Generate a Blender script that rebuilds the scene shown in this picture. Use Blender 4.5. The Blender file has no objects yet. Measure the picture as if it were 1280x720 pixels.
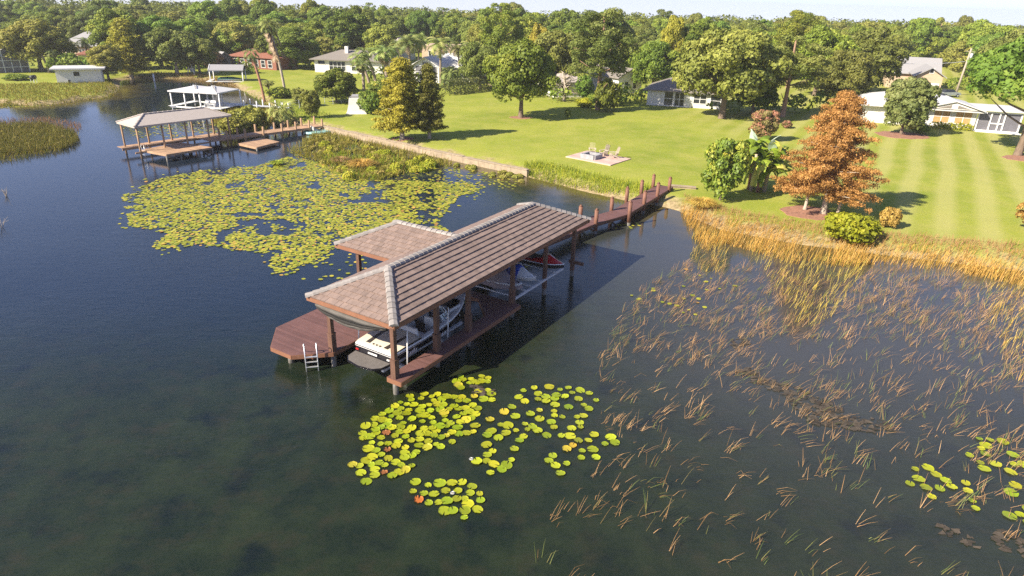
import bpy, math, random
import numpy as np
from math import sin, cos, pi, radians, hypot, atan2, tan
from mathutils import Vector, Matrix

random.seed(7)
RNG = np.random.default_rng(11)
sc = bpy.context.scene
COL = sc.collection

# ------------------------------------------------------------------ camera geometry (also used to survey ground points)
TH, RO, FPX, CH = radians(23.459), radians(1.5596), 829.62, 16.0
_F = np.array([0, cos(TH), -sin(TH)])
_R0 = np.array([1.0, 0, 0]); _U0 = np.array([0, sin(TH), cos(TH)])
_R = cos(RO) * _R0 + sin(RO) * _U0
_U = -sin(RO) * _R0 + cos(RO) * _U0
CP = np.array([0, 0, CH])

def proj(P):
    d = np.asarray(P, float) - CP
    w = d @ _F
    return np.array([640 + FPX * (d @ _R) / w, 360 - FPX * (d @ _U) / w])

def unproj(x, y, z=0.0):
    d = _F + _R * (x - 640) / FPX + _U * (360 - y) / FPX
    return CP + d * ((z - CH) / d[2])

# ------------------------------------------------------------------ materials
def new_mat(name):
    m = bpy.data.materials.new(name); m.use_nodes = True
    nt = m.node_tree
    return m, nt, nt.nodes['Principled BSDF']

def lin(r, g, b, a=1): return (r, g, b, a)

def mat(name, col, rough=0.6, var=0.18, scale=3.0, metal=0.0, spec=0.4, bump=0.0, coat=0.0, stretch=None, tint=0.0):
    """plain surface whose colour wanders by noise (dirt, weathering); tint mixes a per-face attribute"""
    m, nt, b = new_mat(name)
    N = nt.nodes; Lk = nt.links
    tc = N.new('ShaderNodeTexCoord')
    src = tc.outputs['Object']
    if stretch:
        mp = N.new('ShaderNodeMapping'); mp.inputs['Scale'].default_value = stretch
        Lk.new(src, mp.inputs[0]); src = mp.outputs[0]
    n1 = N.new('ShaderNodeTexNoise'); n1.inputs['Scale'].default_value = scale; n1.inputs['Detail'].default_value = 6
    n1.inputs['Roughness'].default_value = 0.65
    Lk.new(src, n1.inputs['Vector'])
    ramp = N.new('ShaderNodeMapRange')
    ramp.inputs[1].default_value = 0.3; ramp.inputs[2].default_value = 0.7
    ramp.inputs[3].default_value = 1 - var; ramp.inputs[4].default_value = 1 + var
    Lk.new(n1.outputs[0], ramp.inputs[0])
    val = ramp.outputs[0]
    if tint:
        at_ = N.new('ShaderNodeAttribute'); at_.attribute_name = 'tint'
        mr = N.new('ShaderNodeMapRange'); mr.inputs[3].default_value = 1 - tint; mr.inputs[4].default_value = 1 + tint
        Lk.new(at_.outputs['Fac'], mr.inputs[0])
        mu = N.new('ShaderNodeMath'); mu.operation = 'MULTIPLY'
        Lk.new(val, mu.inputs[0]); Lk.new(mr.outputs[0], mu.inputs[1]); val = mu.outputs[0]
    vm = N.new('ShaderNodeVectorMath'); vm.operation = 'SCALE'
    vm.inputs[0].default_value = col[:3]
    Lk.new(val, vm.inputs['Scale'])
    Lk.new(vm.outputs[0], b.inputs['Base Color'])
    b.inputs['Roughness'].default_value = rough
    b.inputs['Metallic'].default_value = metal
    b.inputs['Specular IOR Level'].default_value = spec
    b.inputs['Coat Weight'].default_value = coat
    if bump:
        bp = N.new('ShaderNodeBump'); bp.inputs['Strength'].default_value = bump; bp.inputs['Distance'].default_value = 0.02
        Lk.new(n1.outputs[0], bp.inputs['Height']); Lk.new(bp.outputs[0], b.inputs['Normal'])
    return m

def leaf_mat(name, stops, trans=0.26, rough=0.55, vary=0.32, gloss=0.25):
    """foliage: colour picked per leaf from the ramp, shifted per plant; part of the light passes through"""
    m, nt, b = new_mat(name)
    N = nt.nodes; Lk = nt.links
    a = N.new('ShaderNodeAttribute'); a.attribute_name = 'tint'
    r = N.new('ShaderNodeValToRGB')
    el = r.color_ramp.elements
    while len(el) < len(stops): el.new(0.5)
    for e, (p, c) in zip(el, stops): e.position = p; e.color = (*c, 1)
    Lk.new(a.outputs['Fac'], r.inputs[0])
    oi = N.new('ShaderNodeObjectInfo')
    mr = N.new('ShaderNodeMapRange'); mr.inputs[3].default_value = 1 - vary; mr.inputs[4].default_value = 1 + vary
    Lk.new(oi.outputs['Random'], mr.inputs[0])
    hs = N.new('ShaderNodeHueSaturation')
    mh = N.new('ShaderNodeMapRange'); mh.inputs[3].default_value = 0.478; mh.inputs[4].default_value = 0.518
    mm = N.new('ShaderNodeMath'); mm.operation = 'FRACT'
    m2 = N.new('ShaderNodeMath'); m2.operation = 'MULTIPLY'; m2.inputs[1].default_value = 7.31
    Lk.new(oi.outputs['Random'], m2.inputs[0]); Lk.new(m2.outputs[0], mm.inputs[0]); Lk.new(mm.outputs[0], mh.inputs[0])
    Lk.new(mh.outputs[0], hs.inputs['Hue']); Lk.new(mr.outputs[0], hs.inputs['Value'])
    Lk.new(r.outputs[0], hs.inputs['Color'])
    b.inputs['Roughness'].default_value = rough
    b.inputs['Specular IOR Level'].default_value = gloss
    Lk.new(hs.outputs[0], b.inputs['Base Color'])
    t = N.new('ShaderNodeBsdfTranslucent'); Lk.new(hs.outputs[0], t.inputs[0])
    mx = N.new('ShaderNodeMixShader'); mx.inputs[0].default_value = trans
    Lk.new(b.outputs[0], mx.inputs[1]); Lk.new(t.outputs[0], mx.inputs[2])
    Lk.new(mx.outputs[0], N['Material Output'].inputs[0])
    return m

M = {}
M['post'] = mat('brown stained timber', (0.115, 0.058, 0.038), 0.65, 0.3, 2.5, stretch=(3, 3, .6), bump=.3)
M['fascia'] = mat('red brown fascia', (0.215, 0.098, 0.055), 0.55, 0.15, 2)
M['deck'] = mat('red brown composite boards', (0.130, 0.064, 0.055), 0.6, 0.14, 1.2, tint=.13, bump=.1)
M['pile_wet'] = mat('wet grey pile', (0.11, 0.10, 0.085), 0.5, 0.45, 4, stretch=(2, 2, .8))
M['pile_red'] = mat('red brown pile', (0.175, 0.08, 0.05), 0.7, 0.35, 3, stretch=(3, 3, .6), bump=.3)
M['tile'] = mat('brown concrete roof tile', (0.212, 0.152, 0.126), 0.75, 0.18, 2.5, tint=.16, bump=.2)
M['ridge'] = mat('pale grey ridge tile', (0.25, 0.225, 0.208), 0.8, 0.2, 5, tint=.14)
M['soffit'] = mat('dark soffit boards', (0.10, 0.06, 0.045), 0.8)
M['metal'] = mat('brushed aluminium', (0.62, 0.63, 0.65), 0.35, 0.1, 4, metal=.6)
M['galv'] = mat('dull white metal', (0.55, 0.56, 0.58), 0.45, .12, 4, metal=.2)
M['gel_white'] = mat('white gelcoat', (0.60, 0.59, 0.57), 0.22, 0.05, 2, coat=.5)
M['gel_cream'] = mat('cream vinyl', (0.56, 0.49, 0.385), 0.4, 0.06, 3)
M['gel_black'] = mat('black gelcoat', (0.010, 0.009, 0.012), 0.3, 0.2, 2, coat=.15)
M['vinyl_dark'] = mat('dark brown vinyl', (0.045, 0.035, 0.03), 0.45, 0.2, 3)
M['swimmat'] = mat('grey ribbed mat', (0.13, 0.115, 0.105), 0.75, 0.15, 6)
M['floor_carpet'] = mat('taupe boat carpet', (0.12, 0.095, 0.08), 0.9, 0.2, 8)
M['red_gel'] = mat('red gelcoat', (0.42, 0.012, 0.02), 0.25, 0.1, 2, coat=.5)
M['blue_gel'] = mat('blue gelcoat', (0.02, 0.06, 0.33), 0.3, 0.15, 2, coat=.4)
M['black_rubber'] = mat('black rubber', (0.02, 0.02, 0.022), 0.55, .2, 4)
M['tarp'] = mat('faded mauve brown tarp', (0.25, 0.20, 0.20), 0.8, 0.15, 3)
M['cover'] = mat('dusty striped boat cover', (0.06, 0.054, 0.048), 0.85, 0.3, 3, stretch=(5, .5, 5), tint=.9)
M['wood_old'] = mat('weathered tan dock wood', (0.36, 0.225, 0.135), 0.8, 0.25, 2.0, tint=.15)
M['wood_post'] = mat('weathered brown dock post', (0.33, 0.205, 0.115), 0.8, 0.3, 2.5, stretch=(2, 2, .6))
M['shingle'] = mat('pale grey shingles', (0.40, 0.345, 0.305), 0.85, 0.14, 9)
M['shingle_dark'] = mat('grey brown shingles', (0.20, 0.175, 0.15), 0.85, 0.2, 9)
M['shingle_mid'] = mat('light grey shingles', (0.28, 0.27, 0.27), 0.85, 0.14, 9)
M['roof_white'] = mat('white membrane roof', (0.56, 0.545, 0.53), 0.5, 0.08, 1.0)
M['white'] = mat('white painted wood', (0.66, 0.65, 0.63), 0.5, 0.07, 2)
M['stucco'] = mat('white stucco', (0.66, 0.63, 0.585), 0.8, 0.08, 1.5)
M['beige'] = mat('beige stucco', (0.46, 0.34, 0.235), 0.8, 0.08, 1.5)
M['glass_dark'] = mat('dark window glass', (0.03, 0.034, 0.04), 0.08, 0.2, 1)
M['blind'] = mat('tan window blind', (0.45, 0.27, 0.11), 0.6, 0.1, 2)
M['screen'] = mat('grey insect screen', (0.13, 0.125, 0.14), 0.7, 0.15, 2)
M['terracotta'] = mat('terracotta', (0.24, 0.095, 0.06), 0.8, 0.2, 3)
M['brickred'] = mat('orange red render', (0.23, 0.09, 0.06), 0.8, 0.12, 2)
M['block'] = mat('tan seawall concrete', (0.32, 0.25, 0.17), 0.9, 0.25, 1.6, bump=.3)
M['paver'] = mat('pink paving', (0.50, 0.34, 0.285), 0.85, 0.16, 1.4, tint=.14)
M['stone'] = mat('grey stone blocks', (0.30, 0.29, 0.30), 0.85, 0.25, 4)
M['chair'] = mat('weathered cream chair wood', (0.50, 0.42, 0.31), 0.75, 0.12, 5)
M['green_canvas'] = mat('dark green boat cover', (0.015, 0.10, 0.075), 0.6, 0.15, 3)
M['turq'] = mat('pale turquoise plastic', (0.36, 0.62, 0.58), 0.45, 0.1, 3)
M['bark'] = mat('grey brown bark', (0.16, 0.115, 0.08), 0.9, 0.35, 3, stretch=(2, 2, .5), bump=.4)
M['bark_pine'] = mat('pink brown pine bark', (0.28, 0.17, 0.11), 0.9, 0.3, 3, stretch=(2, 2, .6))
M['bark_pale'] = mat('pale grey bark', (0.36, 0.30, 0.23), 0.9, 0.25, 3, stretch=(2, 2, .5))
M['palm_trunk'] = mat('ringed palm trunk', (0.27, 0.21, 0.15), 0.9, 0.3, 2, stretch=(.6, .6, 4))
M['palm_red'] = mat('red brown bare trunk', (0.30, 0.15, 0.09), 0.9, 0.3, 2, stretch=(.6, .6, 4))
M['mulch'] = mat('red brown mulch', (0.28, 0.14, 0.09), 0.95, 0.4, 5, bump=.5)
M['car_red'] = mat('red car paint', (0.30, 0.015, 0.02), 0.25, .05, 1, coat=.6)
M['car_dark'] = mat('dark blue car paint', (0.03, 0.035, 0.07), 0.25, .05, 1, coat=.6)
M['car_silver'] = mat('silver car paint', (0.45, 0.47, 0.5), 0.3, .05, 1, metal=.5)
M['lens_red'] = mat('red lamp lens', (0.4, 0.02, 0.02), 0.2, .05, 1)
M['algae'] = mat('brown floating algae', (0.058, 0.045, 0.032), 0.95, 0.45, 2.2, bump=.5, tint=.4)

G1 = (0.030, 0.052, 0.010); G2 = (0.062, 0.090, 0.016); G3 = (0.12, 0.15, 0.028)
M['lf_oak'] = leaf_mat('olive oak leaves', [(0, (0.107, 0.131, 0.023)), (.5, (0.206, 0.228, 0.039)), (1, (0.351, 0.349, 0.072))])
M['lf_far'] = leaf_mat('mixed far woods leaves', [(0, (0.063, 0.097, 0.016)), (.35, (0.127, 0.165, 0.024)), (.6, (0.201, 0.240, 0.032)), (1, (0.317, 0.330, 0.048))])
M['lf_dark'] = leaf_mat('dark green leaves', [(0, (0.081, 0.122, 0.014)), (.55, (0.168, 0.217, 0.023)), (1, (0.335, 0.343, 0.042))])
M['lf_bright'] = leaf_mat('bright green leaves', [(0, (0.091, 0.153, 0.020)), (.5, (0.173, 0.253, 0.032)), (1, (0.314, 0.365, 0.061))], trans=.36)
M['lf_pine'] = leaf_mat('yellow green pine needles', [(0, (0.087, 0.124, 0.027)), (.5, (0.197, 0.241, 0.044)), (1, (0.349, 0.349, 0.098))])
M['lf_gold'] = leaf_mat('golden green cypress needles', [(0, (0.161, 0.153, 0.019)), (.5, (0.336, 0.298, 0.031)), (1, (0.524, 0.437, 0.061))])
M['lf_goldgreen'] = leaf_mat('olive green cypress needles', [(0, (0.113, 0.137, 0.020)), (.5, (0.225, 0.241, 0.035)), (1, (0.386, 0.363, 0.064))])
M['lf_orange'] = leaf_mat('rust brown cypress needles', [(0, (0.204, 0.118, 0.032)), (.4, (0.391, 0.220, 0.054)), (.8, (0.547, 0.321, 0.089)), (1, (0.406, 0.361, 0.072))], trans=.25, vary=.08)
M['lf_tan'] = leaf_mat('pinkish tan leaves', [(0, (0.180, 0.135, 0.048)), (.5, (0.375, 0.255, 0.112)), (1, (0.540, 0.360, 0.192))])
M['lf_pink'] = leaf_mat('crape myrtle leaves and pink flowers', [(0, (0.11, 0.10, 0.03)), (.45, (0.22, 0.17, 0.06)), (.62, (0.36, 0.15, 0.10)), (1, (0.52, 0.17, 0.16))])
M['lf_citrus'] = leaf_mat('yellow green citrus leaves', [(0, (0.050, 0.099, 0.012)), (.5, (0.144, 0.211, 0.019)), (.85, (0.346, 0.343, 0.036)), (1, (0.605, 0.475, 0.048))], gloss=.5)
M['lf_palm'] = leaf_mat('palm fronds', [(0, (0.118, 0.172, 0.042)), (.6, (0.260, 0.309, 0.075)), (1, (0.520, 0.480, 0.178))])
M['lf_palmdead'] = leaf_mat('dead palm skirt', [(0, (0.230, 0.155, 0.081)), (.6, (0.446, 0.324, 0.189)), (1, (0.621, 0.486, 0.297))])
M['lf_banana'] = leaf_mat('banana leaves', [(0, (0.12, 0.16, 0.015)), (.5, (0.25, 0.31, 0.025)), (.85, (0.38, 0.42, 0.06)), (1, (0.58, 0.46, 0.12))], trans=.35, gloss=.3)
M['lf_pale'] = leaf_mat('pale undersides', [(0, (0.50, 0.58, 0.42)), (1, (0.62, 0.68, 0.52))], trans=.35)
M['lf_hedge'] = leaf_mat('hedge leaves', [(0, (0.060, 0.084, 0.024)), (.5, (0.120, 0.150, 0.042)), (1, (0.228, 0.240, 0.084))])
M['lf_lime'] = leaf_mat('lime hedge leaves', [(0, (0.187, 0.229, 0.014)), (.5, (0.362, 0.403, 0.021)), (1, (0.562, 0.535, 0.040))])
M['pad_green'] = leaf_mat('green lily pads', [(0, (0.216, 0.270, 0.007)), (1, (0.360, 0.378, 0.013))], trans=.08, gloss=.55, rough=.4, vary=.16)
M['pad_yellow'] = leaf_mat('yellowing lily pads', [(0, (0.40, 0.40, 0.025)), (1, (0.50, 0.36, 0.03))], trans=.08, gloss=.5, rough=.4, vary=.15)
M['pad_rust'] = leaf_mat('rusty dying lily pads', [(0, (0.16, 0.05, 0.03)), (1, (0.50, 0.20, 0.03))], trans=.05, vary=.3)
M['pad_field'] = leaf_mat('lily field pads', [(0, (0.161, 0.198, 0.014)), (.45, (0.332, 0.321, 0.026)), (.8, (0.493, 0.402, 0.045)), (1, (0.554, 0.278, 0.065))], trans=.08, gloss=.35, rough=.5)
M['reed'] = leaf_mat('tan reed stems', [(0, (0.09, 0.15, 0.03)), (.24, (0.20, 0.22, 0.06)), (.36, (0.20, 0.115, 0.045)), (.7, (0.43, 0.25, 0.11)), (1, (0.62, 0.40, 0.20))], trans=.15, vary=0)
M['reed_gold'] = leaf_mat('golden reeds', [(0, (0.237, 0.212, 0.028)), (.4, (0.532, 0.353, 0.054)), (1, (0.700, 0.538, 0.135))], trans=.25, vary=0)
M['marsh'] = leaf_mat('marsh plants', [(0, (0.115, 0.132, 0.023)), (.4, (0.253, 0.253, 0.040)), (.75, (0.368, 0.322, 0.069)), (1, (0.437, 0.310, 0.115))], vary=0)
M['marsh_green'] = leaf_mat('lush bank grass', [(0, (0.132, 0.192, 0.014)), (.5, (0.297, 0.368, 0.024)), (1, (0.561, 0.529, 0.060))], vary=0)
M['marsh_yellow'] = leaf_mat('yellow green marsh', [(0, (0.152, 0.176, 0.018)), (.5, (0.328, 0.328, 0.035)), (1, (0.492, 0.386, 0.094))], vary=0)
M['straw'] = leaf_mat('straw grass', [(0, (0.30, 0.19, 0.07)), (.5, (0.42, 0.27, 0.10)), (1, (0.5, 0.34, 0.16))], vary=0)

# ------------------------------------------------------------------ object helpers
def link(o):
    COL.objects.link(o); return o

def thing(name, label, cat, loc=(0, 0, 0), rz=0.0, group=None):
    o = bpy.data.objects.new(name, None); o.empty_display_size = .3
    link(o); o.location = loc; o.rotation_euler = (0, 0, rz)
    o['label'] = label; o['category'] = cat
    if group: o['group'] = group
    return o

def tag(o, label=None, cat=None, group=None, kind=None):
    if label: o['label'] = label
    if cat: o['category'] = cat
    if group: o['group'] = group
    if kind: o['kind'] = kind
    return o

class MB:
    """collects faces for ONE mesh"""
    def __init__(s): s.v = []; s.f = []; s.t = []; s.m = []; s.mi = 0
    def face(s, pts, tint=0.5):
        i = len(s.v); s.v.extend([tuple(map(float, p)) for p in pts]); s.f.append(tuple(range(i, i + len(pts)))); s.t.append(tint); s.m.append(s.mi)
    def box(s, c, d, rz=0.0, tint=0.5, taper=1.0):
        x, y, z = c; a, b, h = d[0] / 2, d[1] / 2, d[2] / 2
        cr, sr = cos(rz), sin(rz)
        def p(i, j, k):
            q = taper if k > 0 else 1
            X, Y = i * a * q, j * b * q
            return (x + X * cr - Y * sr, y + X * sr + Y * cr, z + k * h)
        P = {(i, j, k): p(i, j, k) for i in (-1, 1) for j in (-1, 1) for k in (-1, 1)}
        for q in ([(-1, -1, -1), (-1, 1, -1), (1, 1, -1), (1, -1, -1)], [(-1, -1, 1), (1, -1, 1), (1, 1, 1), (-1, 1, 1)],
                  [(-1, -1, -1), (1, -1, -1), (1, -1, 1), (-1, -1, 1)], [(1, -1, -1), (1, 1, -1), (1, 1, 1), (1, -1, 1)],
                  [(1, 1, -1), (-1, 1, -1), (-1, 1, 1), (1, 1, 1)], [(-1, 1, -1), (-1, -1, -1), (-1, -1, 1), (-1, 1, 1)]):
            s.face([P[k] for k in q], tint)
    def bar(s, A, B, w, h=None, tint=0.5):
        """rectangular bar from A to B"""
        A = Vector(A); B = Vector(B); h = h or w
        d = (B - A).normalized(); up = Vector((0, 0, 1)) if abs(d.z) < .95 else Vector((0, 1, 0))
        r = d.cross(up).normalized(); u = r.cross(d).normalized()
        Q = [r * w / 2 + u * h / 2, -r * w / 2 + u * h / 2, -r * w / 2 - u * h / 2, r * w / 2 - u * h / 2]
        a = [A + q for q in Q]; b = [B + q for q in Q]
        for i in range(4): s.face([a[i], a[(i + 1) % 4], b[(i + 1) % 4], b[i]], tint)
        s.face(a[::-1], tint); s.face(b, tint)
    def tube(s, pts, rad, n=8, cap=True, tint=0.5):
        pts = [Vector(p) for p in pts]
        if not hasattr(rad, '__len__'): rad = [rad] * len(pts)
        base = len(s.v); prev = None
        for k, p in enumerate(pts):
            d = (pts[min(k + 1, len(pts) - 1)] - pts[max(k - 1, 0)]).normalized()
            if prev is None:
                ref = Vector((1, 0, 0)) if abs(d.x) < .9 else Vector((0, 1, 0))
                r = (ref - d * ref.dot(d)).normalized()
            else: r = (prev - d * prev.dot(d)).normalized()
            prev = r; u = d.cross(r)
            for i in range(n):
                q = p + (r * cos(2 * pi * i / n) + u * sin(2 * pi * i / n)) * rad[k]
                s.v.append(tuple(q))
        for k in range(len(pts) - 1):
            for i in range(n):
                a = base + k * n + i; b = base + k * n + (i + 1) % n
                s.f.append((a, b, b + n, a + n)); s.t.append(tint); s.m.append(s.mi)
        if cap:
            s.f.append(tuple(base + i for i in range(n))[::-1]); s.t.append(tint); s.m.append(s.mi)
            e = base + (len(pts) - 1) * n
            s.f.append(tuple(e + i for i in range(n))); s.t.append(tint); s.m.append(s.mi)
    def loft(s, rings, closed=False, tint=0.5, cap=False):
        base = len(s.v); n = len(rings[0])
        for r in rings:
            s.v.extend([tuple(map(float, p)) for p in r])
        for k in range(len(rings) - 1):
            for i in range(n if closed else n - 1):
                a = base + k * n + i; b = base + k * n + (i + 1) % n
                s.f.append((a, b, b + n, a + n)); s.t.append(tint); s.m.append(s.mi)
        if cap:
            s.f.append(tuple(range(base, base + n))[::-1]); s.t.append(tint); s.m.append(s.mi)
            e = base + (len(rings) - 1) * n
            s.f.append(tuple(range(e, e + n))); s.t.append(tint); s.m.append(s.mi)
    def prism(s, poly, z0, z1, tint=.5):
        n = len(poly)
        ar = sum(poly[i][0] * poly[(i + 1) % n][1] - poly[(i + 1) % n][0] * poly[i][1] for i in range(n))
        if ar < 0: poly = poly[::-1]
        s.face([(p[0], p[1], z1) for p in poly], tint); s.face([(p[0], p[1], z0) for p in poly][::-1], tint)
        for i in range(n):
            a, b = poly[i], poly[(i + 1) % n]
            s.face([(a[0], a[1], z0), (b[0], b[1], z0), (b[0], b[1], z1), (a[0], a[1], z1)], tint)
    def mesh(s, name, mats, smooth=False, merge=False):
        me = bpy.data.meshes.new(name)
        me.from_pydata(s.v, [], s.f)
        for m in (mats if isinstance(mats, (list, tuple)) else [mats]): me.materials.append(m)
        if len(set(s.m)) > 1: me.polygons.foreach_set('material_index', s.m)
        at_ = me.attributes.new('tint', 'FLOAT', 'FACE'); at_.data.foreach_set('value', s.t)
        if smooth: me.polygons.foreach_set('use_smooth', [True] * len(me.polygons))
        me.update(); return me
    def build(s, name, mats, parent=None, smooth=False, loc=None, rz=None):
        o = bpy.data.objects.new(name, s.mesh(name, mats, smooth)); link(o)
        if parent is not None: o.parent = parent
        if loc is not None: o.location = loc
        if rz is not None: o.rotation_euler = (0, 0, rz)
        return o

def obj(name, me, parent=None):
    o = bpy.data.objects.new(name, me); link(o)
    if parent is not None: o.parent = parent
    return o

def np_mesh(name, V, nper, tint, m, smooth=False, mi=None):
    """V (n*nper,3): n separate faces of nper corners"""
    n = len(V) // nper
    me = bpy.data.meshes.new(name)
    me.vertices.add(len(V)); me.vertices.foreach_set('co', np.ascontiguousarray(V, np.float32).ravel())
    me.loops.add(len(V)); me.loops.foreach_set('vertex_index', np.arange(len(V), dtype=np.int32))
    me.polygons.add(n); me.polygons.foreach_set('loop_start', np.arange(0, len(V), nper, dtype=np.int32))
    try: me.polygons.foreach_set('loop_total', np.full(n, nper, np.int32))
    except Exception: pass
    for mm in (m if isinstance(m, (list, tuple)) else [m]): me.materials.append(mm)
    if mi is not None: me.polygons.foreach_set('material_index', np.asarray(mi, np.int32))
    a = me.attributes.new('tint', 'FLOAT', 'FACE'); a.data.foreach_set('value', np.asarray(tint, np.float32))
    me.update(calc_edges=True); me.validate()
    return me

def clip_poly(poly, clip):
    """Sutherland-Hodgman, clip = convex CCW polygon (2D)"""
    out = list(poly)
    n = len(clip)
    for i in range(n):
        ax, ay = clip[i]; bx, by = clip[(i + 1) % n]
        inp = out; out = []
        if not inp: break
        side = lambda p: (bx - ax) * (p[1] - ay) - (by - ay) * (p[0] - ax)
        for j in range(len(inp)):
            p, q = inp[j], inp[(j + 1) % len(inp)]
            sp, sq = side(p), side(q)
            if sp >= 0: out.append(p)
            if (sp >= 0) != (sq >= 0):
                t = sp / (sp - sq); out.append((p[0] + (q[0] - p[0]) * t, p[1] + (q[1] - p[1]) * t))
    return out

def ccw(poly):
    a = sum(poly[i][0] * poly[(i + 1) % len(poly)][1] - poly[(i + 1) % len(poly)][0] * poly[i][1] for i in range(len(poly)))
    return poly if a > 0 else poly[::-1]

def planks(mb, poly, ang, z, w=.14, gap=.014, t=.035):
    poly = ccw(poly)
    c, s_ = cos(ang), sin(ang)
    L = [(-s_ * p[0] + c * p[1]) for p in poly]; A = [(c * p[0] + s_ * p[1]) for p in poly]
    k = math.floor(min(L) / w)
    while k * w < max(L):
        l0, l1 = k * w, k * w + w - gap
        q = [(A0 * c - l * s_, A0 * s_ + l * c) for A0, l in ((min(A) - 1, l0), (max(A) + 1, l0), (max(A) + 1, l1), (min(A) - 1, l1))]
        r = clip_poly(q, poly)
        if len(r) >= 3: mb.prism(r, z - t, z, random.random())
        k += 1

def smooth01(x): x = np.clip(x, 0, 1); return x * x * (3 - 2 * x)

def in_poly(P, poly):
    x, y = P[..., 0], P[..., 1]; inside = np.zeros(x.shape, bool); n = len(poly)
    for i in range(n):
        x1, y1 = poly[i][:2]; x2, y2 = poly[(i + 1) % n][:2]
        if y1 == y2: continue
        c = ((y1 > y) != (y2 > y)) & (x < (x2 - x1) * (y - y1) / (y2 - y1) + x1)
        inside ^= c
    return inside

def seg_dist(P, pts, closed=True):
    d = np.full(P.shape[:-1], 1e9); n = len(pts)
    for i in range(n if closed else n - 1):
        a = np.array(pts[i][:2]); b = np.array(pts[(i + 1) % n][:2]); ab = b - a
        t = np.clip(((P - a) @ ab) / max(ab @ ab, 1e-9), 0, 1)
        d = np.minimum(d, np.linalg.norm(P - (a + t[..., None] * ab), axis=-1))
    return d

# ------------------------------------------------------------------ shoreline and terrain
SHORE_PX = [(-60, 134), (0, 129), (39, 132), (72, 130), (95, 126), (136, 121), (147, 113), (150, 101), (165, 97), (186, 97), (200, 99), (235, 99), (262, 101),
            (290, 107), (303, 113), (318, 121), (330, 127), (336, 140), (342, 151), (366, 154), (393, 159), (404, 163), (497, 184), (580, 203), (657, 220),
            (690, 228), (735, 240), (768, 247), (800, 254), (830, 258), (852, 264), (872, 274), (900, 286), (950, 296), (1000, 305), (1060, 312), (1120, 320), (1200, 329), (1280, 338)]
SHORE = [tuple(unproj(x, y, 0)[:2]) for x, y in SHORE_PX]
LAND = [(-600, 60), (-220, 74)] + SHORE + [(70, 33), (140, 20), (700, -20), (2500, 900), (2500, 3000), (-2500, 3000), (-2500, 60)]
def signed(P):
    d = seg_dist(P, LAND); return np.where(in_poly(P, LAND), d, -d)
def height(P):
    s = signed(P)
    up = .06 + .5 * smooth01(s / 1.6) + .006 * np.clip(s, 0, 80)
    up = up - .042 * np.maximum(0, np.hypot(P[..., 0], P[..., 1]) - 255)
    bumps = .05 * np.sin(P[..., 0] * .21) * np.cos(P[..., 1] * .17) * smooth01(s / 6)
    return np.where(s > 0, up + bumps, np.maximum(-.9, .06 + s * .35)), s
def gz(x, y): return float(height(np.array([[x, y]]))[0][0])
def at(x, y):
    """ground point seen at photograph pixel x, y"""
    z = .6
    for _ in range(4):
        P = unproj(x, y, z); z = max(0.0, gz(P[0], P[1]))
    return Vector((P[0], P[1], z))
def pxm(P): return FPX / ((np.asarray(P) - CP) @ _F)
def height_to(P, yt):
    lo, hi = 0.0, 40.0
    for _ in range(40):
        m_ = (lo + hi) / 2
        if proj(np.array(P) + np.array([0, 0, m_]))[1] > yt: lo = m_
        else: hi = m_
    return lo

def axis(near, step, far, grow):
    a = [0.0]
    while a[-1] < near: a.append(a[-1] + step)
    st = step
    while a[-1] < far: st *= grow; a.append(a[-1] + st)
    return np.array(a)
xa = axis(60, 1.0, 2400, 1.12); XS = np.concatenate([-xa[:0:-1], xa])
YS = np.concatenate([[-300, -120, -40, -10], axis(125, 1.0, 2800, 1.12)])
GX, GY = np.meshgrid(XS, YS); GP = np.stack([GX, GY], -1)
GZ, GS = height(GP)
def grid_obj(name, Z, m, attrs):
    ny, nx = GX.shape
    V = np.stack([GX, GY, Z], -1).reshape(-1, 3)
    idx = np.arange(nx * ny).reshape(ny, nx)
    F = np.stack([idx[:-1, :-1], idx[:-1, 1:], idx[1:, 1:], idx[1:, :-1]], -1).reshape(-1, 4)
    me = bpy.data.meshes.new(name); me.from_pydata(V.tolist(), [], F.tolist()); me.materials.append(m)
    for k, a in attrs.items():
        q = me.attributes.new(k, 'FLOAT', 'POINT'); q.data.foreach_set('value', np.ascontiguousarray(a, np.float32).ravel())
    me.polygons.foreach_set('use_smooth', [True] * len(me.polygons)); me.update()
    return obj(name, me)

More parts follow.
